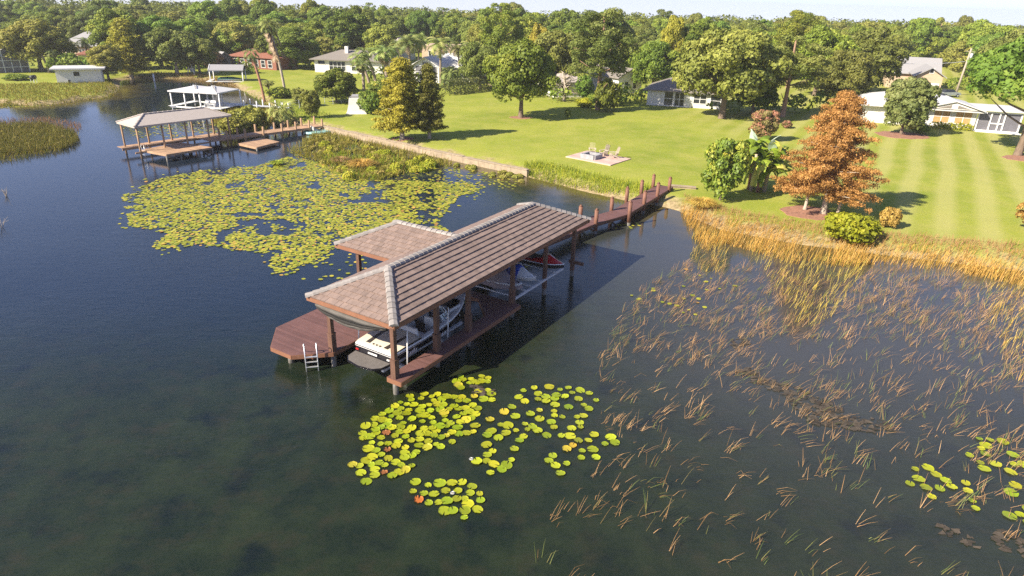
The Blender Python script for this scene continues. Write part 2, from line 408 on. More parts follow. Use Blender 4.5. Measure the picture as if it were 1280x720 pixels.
def ground_mat():
    m, nt, b = new_mat('lawn and bank'); N, Lk = nt.nodes, nt.links
    geo = N.new('ShaderNodeNewGeometry')
    def noise(scale, detail=5, vec=None, rough=.6):
        n = N.new('ShaderNodeTexNoise'); n.inputs['Scale'].default_value = scale; n.inputs['Detail'].default_value = detail; n.inputs['Roughness'].default_value = rough
        Lk.new(vec or geo.outputs['Position'], n.inputs['Vector']); return n.outputs[0]
    def mix(fac, a, c):
        x = N.new('ShaderNodeMix'); x.data_type = 'RGBA'
        if hasattr(fac, 'is_linked'): Lk.new(fac, x.inputs[0])
        else: x.inputs[0].default_value = fac
        for s_, v in ((x.inputs[6], a), (x.inputs[7], c)):
            if hasattr(v, 'is_linked'): Lk.new(v, s_)
            else: s_.default_value = (*v, 1)
        return x.outputs[2]
    def rng(v, a, c, lo=0, hi=1):
        r = N.new('ShaderNodeMapRange'); r.inputs[1].default_value = a; r.inputs[2].default_value = c; r.inputs[3].default_value = lo; r.inputs[4].default_value = hi
        Lk.new(v, r.inputs[0]); return r.outputs[0]
    g = mix(rng(noise(.09), .35, .65), (0.21, 0.25, 0.026), (0.315, 0.33, 0.045))
    g = mix(rng(noise(.45, 7, rough=.7), .42, .72, 0, .75), g, (0.37, 0.335, 0.085))
    g = mix(rng(noise(.16, 6, rough=.7), .52, .74, 0, .6), g, (0.165, 0.205, 0.022))
    g = mix(rng(noise(5, 6, rough=.75), .35, .7, 0, .5), g, (0.13, 0.175, 0.02))
    mp = N.new('ShaderNodeMapping'); mp.inputs['Rotation'].default_value = (0, 0, radians(30)); Lk.new(geo.outputs['Position'], mp.inputs[0])
    w = N.new('ShaderNodeTexWave'); w.inputs['Scale'].default_value = .105; w.inputs['Distortion'].default_value = 3.2; w.inputs['Detail'].default_value = 2; w.inputs['Detail Scale'].default_value = .25
    Lk.new(mp.outputs[0], w.inputs['Vector'])
    sx = N.new('ShaderNodeSeparateXYZ'); Lk.new(geo.outputs['Position'], sx.inputs[0])
    mu = N.new('ShaderNodeMath'); mu.operation = 'MULTIPLY'
    Lk.new(rng(w.outputs['Fac'], .15, .85, 0, .55), mu.inputs[0]); Lk.new(rng(sx.outputs[0], 22, 34), mu.inputs[1])
    g = mix(mu.outputs[0], g, (0.40, 0.37, 0.13))
    a = N.new('ShaderNodeAttribute'); a.attribute_name = 'sd'
    ad = N.new('ShaderNodeMath'); ad.operation = 'ADD'; Lk.new(a.outputs['Fac'], ad.inputs[0]); Lk.new(rng(noise(.5), .3, .7, -1.0, 1.0), ad.inputs[1])
    soil = mix(rng(noise(2.5, 6), .35, .65), (0.17, 0.13, 0.06), (0.42, 0.32, 0.18))
    g = mix(rng(ad.outputs[0], .5, 1.8), soil, g)
    Lk.new(g, b.inputs['Base Color']); b.inputs['Roughness'].default_value = .9; b.inputs['Specular IOR Level'].default_value = .15
    bp = N.new('ShaderNodeBump'); bp.inputs['Strength'].default_value = .5; bp.inputs['Distance'].default_value = .08
    Lk.new(noise(9, 6, rough=.8), bp.inputs['Height']); Lk.new(bp.outputs[0], b.inputs['Normal'])
    return m
ground = grid_obj('ground', GZ, ground_mat(), {'sd': GS}); tag(ground, kind='structure')

def water_mat():
    m, nt, b = new_mat('lake water'); N, Lk = nt.nodes, nt.links
    geo = N.new('ShaderNodeNewGeometry')
    def noise(scale, detail=4, vec=None, rough=.55):
        n = N.new('ShaderNodeTexNoise'); n.inputs['Scale'].default_value = scale; n.inputs['Detail'].default_value = detail; n.inputs['Roughness'].default_value = rough
        Lk.new(vec or geo.outputs['Position'], n.inputs['Vector']); return n.outputs[0]
    def rng(v, a, c, lo=0, hi=1):
        r = N.new('ShaderNodeMapRange'); r.inputs[1].default_value = a; r.inputs[2].default_value = c; r.inputs[3].default_value = lo; r.inputs[4].default_value = hi
        Lk.new(v, r.inputs[0]); return r.outputs[0]
    def mix(fac, a, c):
        x = N.new('ShaderNodeMix'); x.data_type = 'RGBA'; Lk.new(fac, x.inputs[0])
        for s_, v in ((x.inputs[6], a), (x.inputs[7], c)):
            if hasattr(v, 'is_linked'): Lk.new(v, s_)
            else: s_.default_value = (*v, 1)
        return x.outputs[2]
    def attr(n):
        a = N.new('ShaderNodeAttribute'); a.attribute_name = n; return a.outputs['Fac']
    col = mix(rng(noise(.5, 7, rough=.7), .38, .66), (0.0085, 0.0145, 0.006), (0.019, 0.027, 0.0095))
    col = mix(rng(noise(.9, 5, rough=.7), .5, .72, 0, .8), col, (0.024, 0.023, 0.010))
    col = mix(rng(noise(.55, 4), .56, .7, 0, .85), col, (0.0045, 0.008, 0.006))
    col = mix(attr('sky_tint'), col, (0.005, 0.0125, 0.024))  # blue sky reflection put into the base colour towards the left, not depth
    col = mix(attr('silt'), col, (0.052, 0.052, 0.050))
    s2 = N.new('ShaderNodeMath'); s2.operation = 'ADD'; Lk.new(attr('sd'), s2.inputs[0]); Lk.new(rng(noise(.45), .3, .7, -1.6, 1.6), s2.inputs[1])
    col = mix(rng(s2.outputs[0], -5.5, -.6), col, (0.085, 0.066, 0.022))
    Lk.new(col, b.inputs['Base Color'])
    b.inputs['IOR'].default_value = 1.333; b.inputs['Specular IOR Level'].default_value = .7; b.inputs['Roughness'].default_value = .035
    mp = N.new('ShaderNodeMapping'); mp.inputs['Rotation'].default_value = (0, 0, radians(35)); mp.inputs['Scale'].default_value = (1, 2.4, 1)
    Lk.new(geo.outputs['Position'], mp.inputs[0])
    mp2_ = N.new('ShaderNodeMapping'); mp2_.inputs['Rotation'].default_value = (0, 0, radians(-38)); mp2_.inputs['Scale'].default_value = (.55, 1.9, 1); Lk.new(geo.outputs['Position'], mp2_.inputs[0])
    n1 = noise(5.5, 3, mp2_.outputs[0], .7); n2 = noise(.8, 2, mp.outputs[0])
    ad = N.new('ShaderNodeMath'); ad.operation = 'MULTIPLY_ADD'; ad.inputs[1].default_value = 1.1
    Lk.new(n2, ad.inputs[0]); Lk.new(n1, ad.inputs[2])
    bp = N.new('ShaderNodeBump'); bp.inputs['Distance'].default_value = .036
    st = N.new('ShaderNodeMath'); st.operation = 'MULTIPLY'
    Lk.new(attr('ripple'), st.inputs[0]); Lk.new(rng(noise(.06, 3), .35, .65, .35, 1.0), st.inputs[1])
    Lk.new(st.outputs[0], bp.inputs['Strength'])
    Lk.new(ad.outputs[0], bp.inputs['Height']); Lk.new(bp.outputs[0], b.inputs['Normal'])
    return m
silt = smooth01((GX + 2) / 16) * smooth01((62 - GY) / 20) * (.25 + .65 * smooth01((GY - 17) / 14)) + .1 * smooth01((GY - 30) / 30)
ripple = .62 - .46 * smooth01((GY - 30) / 35)
ripple = ripple * (1 - .85 * smooth01((GX - 4) / 8) * smooth01((GY - 24) / 8))
water = grid_obj('lake_water', np.where(GS > 25, np.minimum(0, GZ - 1.2), 0.0), water_mat(), {'sd': GS, 'sky_tint': smooth01((-GX - 3 + (GY - 24) * .25) / 14) * smooth01((GY - 20) / 16), 'silt': silt, 'ripple': ripple}); tag(water, kind='structure')

# ------------------------------------------------------------------ foliage
def unit(n):
    v = RNG.normal(size=(n, 3)); return v / np.linalg.norm(v, axis=1, keepdims=True)
def cards(P, Nn, size, asp, tint):
    Nn = Nn / np.linalg.norm(Nn, axis=1, keepdims=True)
    r = unit(len(P)); t = np.cross(Nn, r); t /= np.maximum(np.linalg.norm(t, axis=1, keepdims=True), 1e-6); bt = np.cross(Nn, t)
    s = size[:, None]; a = asp[:, None]
    V = np.stack([P + t * s, P + bt * s * a + t * s * .1, P - t * s, P - bt * s * a + t * s * .1], 1)
    V = V + (Nn * s * RNG.uniform(-.25, .25, (len(P), 1)))[:, None, :] * np.array([1, -.5, 1, -.5])[None, :, None]
    return V.reshape(-1, 3), tint
def crown_from_lobes(name, lobes, n, leaf, m, shell=.72, jitter=.75, under=.35, asp=(.45, .9), extra_tint=None):
    L = np.array(lobes, float)                                  # cx cy cz rx ry rz
    w = L[:, 3] * L[:, 5] + L[:, 3] * L[:, 4]; w /= w.sum()
    k = RNG.choice(len(L), n, p=w)
    d = unit(n)
    low = d[:, 2] < -.15; flip = low & (RNG.random(n) > under); d[flip, 2] *= -1
    rr = shell + (1.08 - shell) * RNG.random(n) ** .7
    P = L[k, :3] + d * L[k, 3:6] * rr[:, None]
    Nn = d + RNG.normal(size=(n, 3)) * jitter * .6
    lt = RNG.random(len(L))
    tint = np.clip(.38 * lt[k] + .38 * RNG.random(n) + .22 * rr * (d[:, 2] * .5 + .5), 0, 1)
    if extra_tint is not None: tint = extra_tint(P, tint)
    V, tint = cards(P, Nn, leaf * RNG.uniform(.6, 1.3, n), RNG.uniform(*asp, n), tint)
    return np_mesh(name, V, 4, tint, m)

def trunk_mesh(name, H, r0, limbs, m, lean=(0, 0), top=.6, n_=8, flare=1.5):
    mb = MB()
    pts = [(0, 0, -.3), (0, 0, .15)]; rad = [r0 * flare, r0 * 1.15]
    for i in range(1, 6):
        t = i / 5
        pts.append((lean[0] * t + random.uniform(-.05, .05) * H * .1, lean[1] * t + random.uniform(-.05, .05) * H * .1, H * top * t)); rad.append(r0 * (1 - .72 * t))
    mb.tube(pts, rad, n_)
    for (z, az, ln, up, r) in limbs:
        k = min(range(len(pts)), key=lambda q: abs(pts[q][2] - z)); p = Vector(pts[k])
        q = p + Vector((cos(az) * ln * .5, sin(az) * ln * .5, up * .4)); e = p + Vector((cos(az) * ln, sin(az) * ln, up))
        mb.tube([p, q, e], [r, r * .7, r * .25], 6)
    return mb.mesh(name, m, smooth=True)

TPL = {}
def limbs_for(H, W, z0, z1, n, r):
    return [(H * random.uniform(z0, z1), random.uniform(0, 2 * pi), W * random.uniform(.25, .42), H * random.uniform(.12, .3), r * random.uniform(.6, 1)) for _ in range(n)]
def ell_lobes(n, c, R, lr, flat=.75, lowest=-.35, fill=8):
    out = []
    for i in range(n):
        u = lowest + (1 - lowest) * (i + random.random()) / n; a = i * 2.39996 + random.uniform(-.5, .5)
        q = math.sqrt(max(0, 1 - u * u)); s = random.uniform(.72, 1.02); r = random.uniform(*lr)
        out.append((c[0] + cos(a) * q * R[0] * s, c[1] + sin(a) * q * R[1] * s, c[2] + u * R[2] * s, r, r, r * flat))
    for i in range(fill):
        r = lr[1] * 1.1
        out.append((c[0] + random.uniform(-.45, .45) * R[0], c[1] + random.uniform(-.45, .45) * R[1], c[2] + random.uniform(-.3, .35) * R[2], r, r, r * .8))
    return out
for i in range(4):
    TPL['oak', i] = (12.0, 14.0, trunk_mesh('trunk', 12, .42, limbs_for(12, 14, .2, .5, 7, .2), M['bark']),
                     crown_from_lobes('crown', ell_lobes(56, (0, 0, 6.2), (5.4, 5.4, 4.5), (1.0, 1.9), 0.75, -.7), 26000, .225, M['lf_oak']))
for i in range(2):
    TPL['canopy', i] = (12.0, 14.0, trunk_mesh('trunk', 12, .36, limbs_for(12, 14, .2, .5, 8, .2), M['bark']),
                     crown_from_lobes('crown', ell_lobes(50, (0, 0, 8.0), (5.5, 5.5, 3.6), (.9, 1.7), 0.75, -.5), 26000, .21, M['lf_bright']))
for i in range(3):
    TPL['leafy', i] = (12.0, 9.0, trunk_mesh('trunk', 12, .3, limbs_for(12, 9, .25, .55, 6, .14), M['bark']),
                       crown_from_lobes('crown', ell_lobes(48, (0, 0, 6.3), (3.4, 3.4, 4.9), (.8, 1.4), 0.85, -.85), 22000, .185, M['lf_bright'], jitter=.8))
for i in range(3):
    lob = ell_lobes(34, (0, 0, 9.0), (4.0, 4.0, 5.0), (.75, 1.5), .7, -.8, 4)
    TPL['pine', i] = (15.0, 10.0, trunk_mesh('trunk', 15, .34, [(15 * z, random.uniform(0, 6.28), random.uniform(2, 3.8), random.uniform(.6, 2.2), .11) for z in np.linspace(.25, .6, 12)], M['bark_pine'], top=.92),
                      crown_from_lobes('crown', lob, 17000, .20, M['lf_pine'], shell=.4, jitter=1.1, asp=(.25, .5)))
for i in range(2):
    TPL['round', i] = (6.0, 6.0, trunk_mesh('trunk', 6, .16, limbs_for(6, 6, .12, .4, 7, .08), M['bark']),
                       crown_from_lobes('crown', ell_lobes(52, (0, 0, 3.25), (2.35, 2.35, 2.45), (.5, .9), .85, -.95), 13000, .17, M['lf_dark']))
def cone_lobes(H, W, n, flat, z0=.16, pw=.85):
    out = []
    for i in range(n):
        t = (i + random.random()) / n; t = z0 + (1 - z0) * t ** 1.15
        R = W / 2 * ((1 - t) / (1 - z0)) ** pw * (.62 if t < z0 + .06 else 1) + .12
        a = i * 2.39996 + random.uniform(-.4, .4); r = max(.28, R * random.uniform(.24, .46) * (1 if n < 200 else .72)); s = random.uniform(.3, 1.0) * random.uniform(.85, 1.08)
        if t > .93: s *= .4
        out.append((cos(a) * max(0, R - r * .8) * s * 1.15, sin(a) * max(0, R - r * .8) * s * 1.15, H * t - r * flat * .6, r, r, r * flat))
    return out
def branch_lobes(H, W, nb, r0, flat, z0, pw, seed, tips=5):
    rr = random.Random(seed); out = []; az0 = [rr.uniform(.72, 1.12) for _ in range(9)]
    for i in range(nb):
        t = z0 + (1 - z0) * ((i + rr.random()) / nb) ** 1.1; a = i * 2.39996 + rr.uniform(-.6, .6)
        R = W / 2 * max(0, (1 - t) / (1 - z0)) ** pw * az0[int(a % 6.283 / 6.284 * 9)] * rr.uniform(.62, 1.1) + .15
        n = max(2, int(R / (r0 * .8)))
        for k in range(n):
            f = (k + .6) / n
            if f < .28: continue
            r = r0 * (1.15 - .55 * f) * rr.uniform(.7, 1.25)
            out.append((cos(a) * R * f + rr.uniform(-.2, .2) * r0 * 2, sin(a) * R * f + rr.uniform(-.2, .2) * r0 * 2, H * t + R * f * .12 - R * f * f * .10 + rr.uniform(-.1, .1), r * 1.25, r * 1.25, r * flat))
    for k in range(tips):
        a = rr.uniform(0, 6.28); q = rr.uniform(.1, .55); out.append((cos(a) * q, sin(a) * q, H * rr.uniform(.9, .985), r0 * .6, r0 * .6, r0 * .9))
    return out
for i in range(3):
    TPL['cypress', i] = (10.0, 5.3, trunk_mesh('trunk', 10, .26, [(10 * z, random.uniform(0, 6.28), 2.6 * (1 - z), .3, .06) for z in np.linspace(.2, .6, 14)], M['bark_pale'], top=.95, flare=1.9),
                         crown_from_lobes('crown', branch_lobes(10, 5.9, 130, .62, .85, .13, .45, 40 + i), 34000, .14, M['lf_gold'], shell=.3, jitter=1.1, asp=(.3, .6)))
TPL['rust', 0] = (9.5, 9.0, trunk_mesh('trunk', 9.5, .25, [(9.5 * z, a * 2.4, 4.2 * (1.05 - z), .45, .07) for a, z in enumerate(np.linspace(.14, .8, 34))], M['bark_pale'], top=.95, flare=1.9),
                  crown_from_lobes('crown', branch_lobes(9.5, 9.6, 118, .64, .75, .13, .55, 5, 9), 100000, .10, M['lf_orange'], shell=.1, jitter=1.3, asp=(.2, .45)))
for i in range(2):
    TPL['small', i] = (4.0, 3.6, trunk_mesh('trunk', 4, .09, limbs_for(4, 3.6, .15, .4, 6, .05), M['bark']),
                       crown_from_lobes('crown', ell_lobes(40, (0, 0, 2.1), (1.4, 1.4, 1.7), (.3, .6), .85, -.92), 8000, .12, M['lf_citrus']))
for i in range(3):
    TPL['bush', i] = (2.0, 3.0, trunk_mesh('stem', 2, .06, limbs_for(2, 3, .1, .4, 5, .03), M['bark']),
                      crown_from_lobes('foliage', ell_lobes(30, (0, 0, .75), (1.15, 1.15, .95), (.3, .5), .85, -.5), 4200, .12, M['lf_hedge']))

def frond_pts(az, el0, L, droop, n=7):
    p = Vector((0, 0, 0)); out = [p.copy()]; el = el0
    for i in range(n):
        p = p + Vector((cos(az) * cos(el), sin(az) * cos(el), sin(el))) * (L / n); out.append(p.copy()); el -= droop / n * (1 + i * .35)
    return out
def palm_mesh(H, kind, nf, L, dead=0.0, lean=(0, 0), r=.17, tm='palm_trunk', rnd=1, skirt=0):
    random.seed(rnd)
    mb = MB(); pts = []
    for i in range(9):
        t = i / 8; pts.append((lean[0] * t ** 1.6, lean[1] * t ** 1.6, -.3 + (H + .3) * t))
    mb.tube(pts, [r * (1.35 if i == 0 else 1) for i in range(9)], 8)
    tr = mb.mesh('trunk', M[tm], True)
    top = Vector(pts[-1]); V = []; T = []; MI = []
    def frond(az, el, L, droop, dd, t0, dz=0):
        top = Vector(pts[-1]) + Vector((-lean[0] * .17 * dz, 0, -dz))
        P = frond_pts(az, el, L, droop); side = Vector((-sin(az), cos(az), 0))
        for i in range(1, len(P)):
            seg = P[i] - P[i - 1]
            for j in (0, .5):
                b0 = P[i - 1] + seg * j + top
                t = (i - 1 + j) / (len(P) - 1)
                ln = (L * .30 if kind == 'feather' else L * .42) * (sin(pi * min(1, t * .8 + .2)) ** .7) * random.uniform(.8, 1.1)
                if kind == 'fan' and t < .35: continue
                for sg in (-1, 1):
                    dr = (side * sg * (.9 if kind == 'feather' else .65) + seg.normalized() * (.5 if kind == 'feather' else .95) + Vector((0, 0, -.35 if kind == 'feather' else -.18))).normalized()
                    tip = b0 + dr * ln; wv = seg.normalized() * (L * .035 if kind == 'feather' else L * .05)
                    V.extend([b0 - wv, b0 + wv, tip + wv * .35, tip - wv * .1]); T.append(min(1, max(0, t0 + random.uniform(-.25, .25)))); MI.append(dd)
            wv = side * .03
            V.extend([P[i - 1] + top - wv, P[i - 1] + top + wv, P[i] + top + wv * .7, P[i] + top - wv * .7]); T.append(.7); MI.append(dd)
    for i in range(nf):
        t = i / nf
        frond(i * 2.39996, radians(75 - 100 * t) + random.uniform(-.1, .1), L * random.uniform(.85, 1.1), random.uniform(1.0, 1.6), 0, random.uniform(.2, .7))
    for i in range(int(nf * dead)):
        frond(i * 2.1, radians(-15 - 50 * random.random()), L * random.uniform(.7, 1.0), .8, 1, random.random(), skirt * random.random() ** 1.5)
    cr = np_mesh('crown', np.array([tuple(v) for v in V]), 4, T, [M['lf_palm'], M['lf_palmdead']], mi=MI)
    return tr, cr
TPL['sabal', 0] = (6.0, 3.4, *palm_mesh(4.8, 'fan', 26, 1.7, .35, rnd=3))
TPL['sabal', 1] = (6.0, 3.4, *palm_mesh(4.9, 'fan', 24, 1.6, .5, lean=(-1.2, .2), rnd=4))
TPL['queen', 0] = (8.0, 4.6, *palm_mesh(6.2, 'feather', 20, 2.6, .1, r=.14, rnd=5))
TPL['queen', 1] = (8.0, 4.6, *palm_mesh(6.3, 'feather', 18, 2.5, .2, r=.14, lean=(.3, .2), rnd=6))
TPL['scrub', 0] = (2.2, 3.2, *palm_mesh(.7, 'fan', 34, 1.6, .5, rnd=8))
TPL['snag', 0] = (12.0, 3.0, *palm_mesh(10.6, 'fan', 30, 2.0, 2.4, lean=(-1.3, 0), r=.19, tm='bark_pale', rnd=9, skirt=4.2))
TPL['tallpalm', 0] = (8.0, 3.2, *palm_mesh(6.6, 'fan', 22, 1.6, .2, lean=(-1.3, .3), r=.2, tm='palm_red', rnd=10))
random.seed(21)

def plant(kind, x, yb, yt, w, label, cat='tree', name=None, leaf=None, group=None, v=None, P=None, bark=None, rz=None):
    keys = [k for k in TPL if k[0] == kind]
    key = keys[(v if v is not None else random.randrange(len(keys))) % len(keys)]
    H0, W0, tr, cr = TPL[key]
    P = P or at(x, yb)
    h = height_to(P, yt); k = pxm(P)
    s = (w / k) / W0
    nm = name or {'oak': 'oak_tree', 'leafy': 'leafy_tree', 'pine': 'pine_tree', 'cypress': 'cypress_tree', 'rust': 'cypress_tree', 'small': 'small_tree', 'round': 'round_tree', 'canopy': 'shade_tree', 'bush': 'bush',
                  'sabal': 'palm_tree', 'queen': 'palm_tree', 'scrub': 'palmetto_bush', 'snag': 'palm_tree', 'tallpalm': 'palm_tree'}[kind]
    t = thing(nm, label, cat, P, rz if rz is not None else (0 if kind in ('snag', 'tallpalm', 'sabal') else random.uniform(0, 6.28)), group)
    t.scale = (s, s, h / H0)
    a = obj('trunk' if kind != 'bush' else 'stem', tr, t); b = obj('crown' if kind != 'bush' else 'foliage', cr, t)
    if leaf: b.material_slots[0].link = 'OBJECT'; b.material_slots[0].material = M[leaf]
    if bark: a.material_slots[0].link = 'OBJECT'; a.material_slots[0].material = M[bark]
    return t

# ------------------------------------------------------------------ boathouse in front (local frame: u along the ridge, v across)
BO = Vector((-4.889, 24.759, 0)); BPH = radians(58.167)
HE, HD = 3.37, .82
BL, BW = 18.4, 5.27
PIT = .44

def tile_face(mb, poly3, e, slope_up, nrm, tw=.30, g=.32, th=.052):
    """tiles over one roof plane; poly3 in 3D, e along the eave, slope_up unit in plane, nrm normal"""
    o = Vector(poly3[0]); e = Vector(e); su = Vector(slope_up); nr = Vector(nrm)
    P2 = ccw([((Vector(p) - o).dot(e), (Vector(p) - o).dot(su)) for p in poly3])
    flipped = e.cross(su).dot(nr) < 0
    x0 = min(p[0] for p in P2); x1 = max(p[0] for p in P2); y1 = max(p[1] for p in P2)
    k = 0
    while k * g < y1:
        i = math.floor(x0 / tw) - 1; off = (k % 2) * tw * .5
        while i * tw + off < x1:
            a = i * tw + off; q = [(a + .006, k * g), (a + tw - .006, k * g), (a + tw - .006, (k + 1) * g), (a + .006, (k + 1) * g)]
            r = clip_poly(q, P2)
            if len(r) >= 3:
                tn = min(1, max(0, random.gauss(.5, .22))); tw_ = random.uniform(-.006, .006)
                top = [o + e * p[0] + su * p[1] + nr * (.012 + th * (1 - (p[1] - k * g) / g) + tw_) for p in r]
                bot = [o + e * p[0] + su * p[1] - nr * .01 for p in r]
                if flipped: top = top[::-1]; bot = bot[::-1]
                mb.face(top, tn)
                for j in range(len(top)):
                    j2 = (j + 1) % len(top); mb.face([bot[j], bot[j2], top[j2], top[j]], tn)
            i += 1
        k += 1
def cap_line(mb, A, B, w=.2, seg=.33):
    A, B = Vector(A), Vector(B); d = B - A; n = max(1, int(d.length / seg)); dn = d.normalized()
    side = dn.cross(Vector((0, 0, 1))).normalized(); up = side.cross(dn).normalized()
    for i in range(n):
        a = A + d * (i / n) - dn * .02; b = A + d * ((i + 1) / n) + dn * .02; tn = random.random()
        ring = lambda p, l, q: [p + side * (w * q * c_) + up * (s_ * w * .55 * q + l) for c_, s_ in ((-1, -.35), (-.75, .45), (0, .8), (.75, .45), (1, -.35))]
        mb.loft([ring(a, .045, 1.06), ring(b, .02, .95)], tint=tn); mb.face(ring(a, .045, 1.06)[::-1], tn); mb.face(ring(b, .02, .95), tn)

def hip_planes(u0, u1, v0, v1, ze, pit):
    w = (v1 - v0) / 2; zr = ze + w * pit
    c = [(u0, v0, ze), (u1, v0, ze), (u1, v1, ze), (u0, v1, ze)]; a = (u0 + w, v0 + w, zr); b = (u1 - w, v0 + w, zr)
    s = 1 / math.sqrt(1 + pit * pit)
    return [([c[0], c[1], b, a], (1, 0, 0), (0, s, s * pit), (0, -s * pit, s)), ([c[2], c[3], a, b], (-1, 0, 0), (0, -s, s * pit), (0, s * pit, s)),
            ([c[3], c[0], a], (0, -1, 0), (s, 0, s * pit), (-s * pit, 0, s)), ([c[1], c[2], b], (0, 1, 0), (-s, 0, s * pit), (s * pit, 0, s))], c, a, b

bh = thing('boathouse', 'brown tiled boathouse over open water sheltering the black and white motorboat', 'boathouse', BO, BPH)
planes, c, ra, rb = hip_planes(0, BL, 0, BW, HE, PIT)
mb = MB()
for q in planes: tile_face(mb, *q)
# side roof over the swimming platform
S0, S1, SV = 5.7, 10.7, 9.4; sw = (S1 - S0) / 2; sz = HE + sw * PIT; vj = BW / 2 + (HE + BW / 2 * PIT - sz) / PIT; su_ = 1 / math.sqrt(1 + PIT * PIT)
vm = BW
pk = (S0 + sw, SV - sw, sz); jn = (S0 + sw, vj, sz)
tile_face(mb, [(S0, vm, HE), (S0, SV, HE), pk, jn][::-1][3:] + [(S0, vm, HE), (S0, SV, HE), pk, jn][::-1][:3], (0, 1, 0), (su_, 0, su_ * PIT), (-su_ * PIT, 0, su_))
tile_face(mb, [(S1, vm, HE), jn, pk, (S1, SV, HE)], (0, 1, 0), (-su_, 0, su_ * PIT), (su_ * PIT, 0, su_))
tile_face(mb, [(S0, SV, HE), (S1, SV, HE), pk], (1, 0, 0), (0, -su_, su_ * PIT), (0, su_ * PIT, su_))
roof = mb.build('roof', M['tile'], bh)
mb = MB()
cap_line(mb, ra, rb)
for p, q in ((c[0], ra), (c[3], ra), (c[1], rb), (c[2], rb), ((S0, SV, HE), pk), ((S1, SV, HE), pk), (jn, pk)): cap_line(mb, p, q)
mb.build('ridge_cap', M['ridge'], roof)
mb = MB()
ins = .04
def fascia(mb, A, B, h=.2, t=.05, z=HE - .005):
    mb.bar((A[0], A[1], z - h / 2), (B[0], B[1], z - h / 2), t, h)
for A, B in (((0, 0), (BL, 0)), ((BL, 0), (BL, BW)), ((BL, BW), (S1, BW)), ((S0, BW), (0, BW)), ((0, BW), (0, 0)), ((S0, BW), (S0, SV)), ((S0, SV), (S1, SV)), ((S1, SV), (S1, BW))):
    A = Vector((*A, 0)); B = Vector((*B, 0)); fascia(mb, A, B)
mb.build('fascia', M['fascia'], bh)
mb = MB(); mb.face([(.03, .03, HE - .13), (.03, BW - .03, HE - .13), (BL - .03, BW - .03, HE - .13), (BL - .03, .03, HE - .13)])
mb.face([(S0 + .03, BW - .03, HE - .133), (S0 + .03, SV - .03, HE - .133), (S1 - .03, SV - .03, HE - .133), (S1 - .03, BW - .03, HE - .133)])
for u in np.arange(.8, BL, 1.2): mb.box((u, BW / 2, HE - .2), (.06, BW - .1, .13))
mb.build('ceiling', M['soffit'], bh)
# decks
ocg = [(-1.2, 5.3), (.1, 3.95), (10.4, 3.95), (10.4, 8.1), (.3, 8.1), (-1.2, 6.7)]
mb = MB(); planks(mb, ocg, pi / 2, HD)
dp = mb.build('platform_deck', M['deck'], bh)
def rim(mb, poly, z, h=.2, t=.05):
    for i in range(len(poly)):
        A, B = poly[i], poly[(i + 1) % len(poly)]; mb.bar((A[0], A[1], z - h / 2), (B[0], B[1], z - h / 2), t, h)
mb = MB(); rim(mb, ocg, HD - .01); 
for v in (4.6, 5.8, 7.2): mb.bar((-.6, v, HD - .16), (10.3, v, HD - .16), .08, .2)
mb.build('platform_edge', M['fascia'], dp)
mb = MB()
planks(mb, [(-.12, -.36), (7.4, -.36), (7.4, .44), (-.12, .44)], pi / 2, HD)
planks(mb, [(7.4, -.36), (9.6, -.36), (9.6, .44), (7.4, .44)], pi / 2, HD)
planks(mb, [(7.4, .44), (9.6, .44), (9.6, 1.95), (8.95, 1.95)], pi / 2, HD); planks(mb, [(8.95, 1.95), (9.6, 1.95), (9.6, 3.9), (8.95, 3.9)], pi / 2, HD)
dk = mb.build('slip_deck', M['deck'], bh)
mb = MB()
for A, B in (((-.12, -.36), (9.6, -.36)), ((9.6, -.36), (9.6, 3.9)), ((8.95, 3.9), (8.95, 1.95)), ((8.95, 1.95), (7.4, .44)), ((7.4, .44), (-.12, .44)), ((-.12, .44), (-.12, -.36)), ((10.4, 3.95), (18.9, 3.95)), ((18.9, 5.3), (10.4, 5.3))):
    mb.bar((*A, HD - .12), (*B, HD - .12), .05, .22)
mb.build('deck_edge', M['fascia'], dk)
mb = MB(); planks(mb, [(10.45, 3.95), (18.9, 3.95), (18.9, 5.3), (10.45, 5.3)], pi / 2, HD); mb.build('walkway_deck', M['deck'], bh)
def bh_post(u, v, deck=True):
    mb = MB(); mb.box((u, v, (HD + HE) / 2 - .08), (.2, .2, HE - HD - .1)); p = mb.build('post', M['post'], bh)
    if deck:
        mb = MB(); mb.box((u, v, HD + .45), (.27, .27, .9)); mb.box((u, v, HD + .915), (.31, .31, .035)); mb.build('sleeve', M['post'], p)
    else:
        mb = MB(); mb.box((u, v, HD - .2), (.22, .22, .5)); mb.build('sleeve', M['post'], p)
    mb = MB(); mb.tube([(u, v, -1), (u, v, HD - .1 if deck else .4)], .13, 10); mb.build('pile', M['pile_wet'], p, True)
for u in (.05, 2.95, 5.45, 9.5): bh_post(u, .12)
for u in (13.2, 16.75): bh_post(u, .2, False)
for u in (.22, 5.5, 9.7): bh_post(u, 4.1)
for u in (13.2, 16.9): bh_post(u, 4.4)
for u in (5.95, 10.3): bh_post(u, 7.9)
for u, v in ((2.2, 7.8), (-.7, 6.0)):
    mb = MB(); mb.tube([(u, v, -1), (u, v, HD - .1)], .13, 10); mb.build('pile', M['pile_wet'], bh, True)
mb = MB(); mb.box((16.75, -.05, .95), (.14, 1.0, .2)); mb.build('bracket', M['post'], bh)
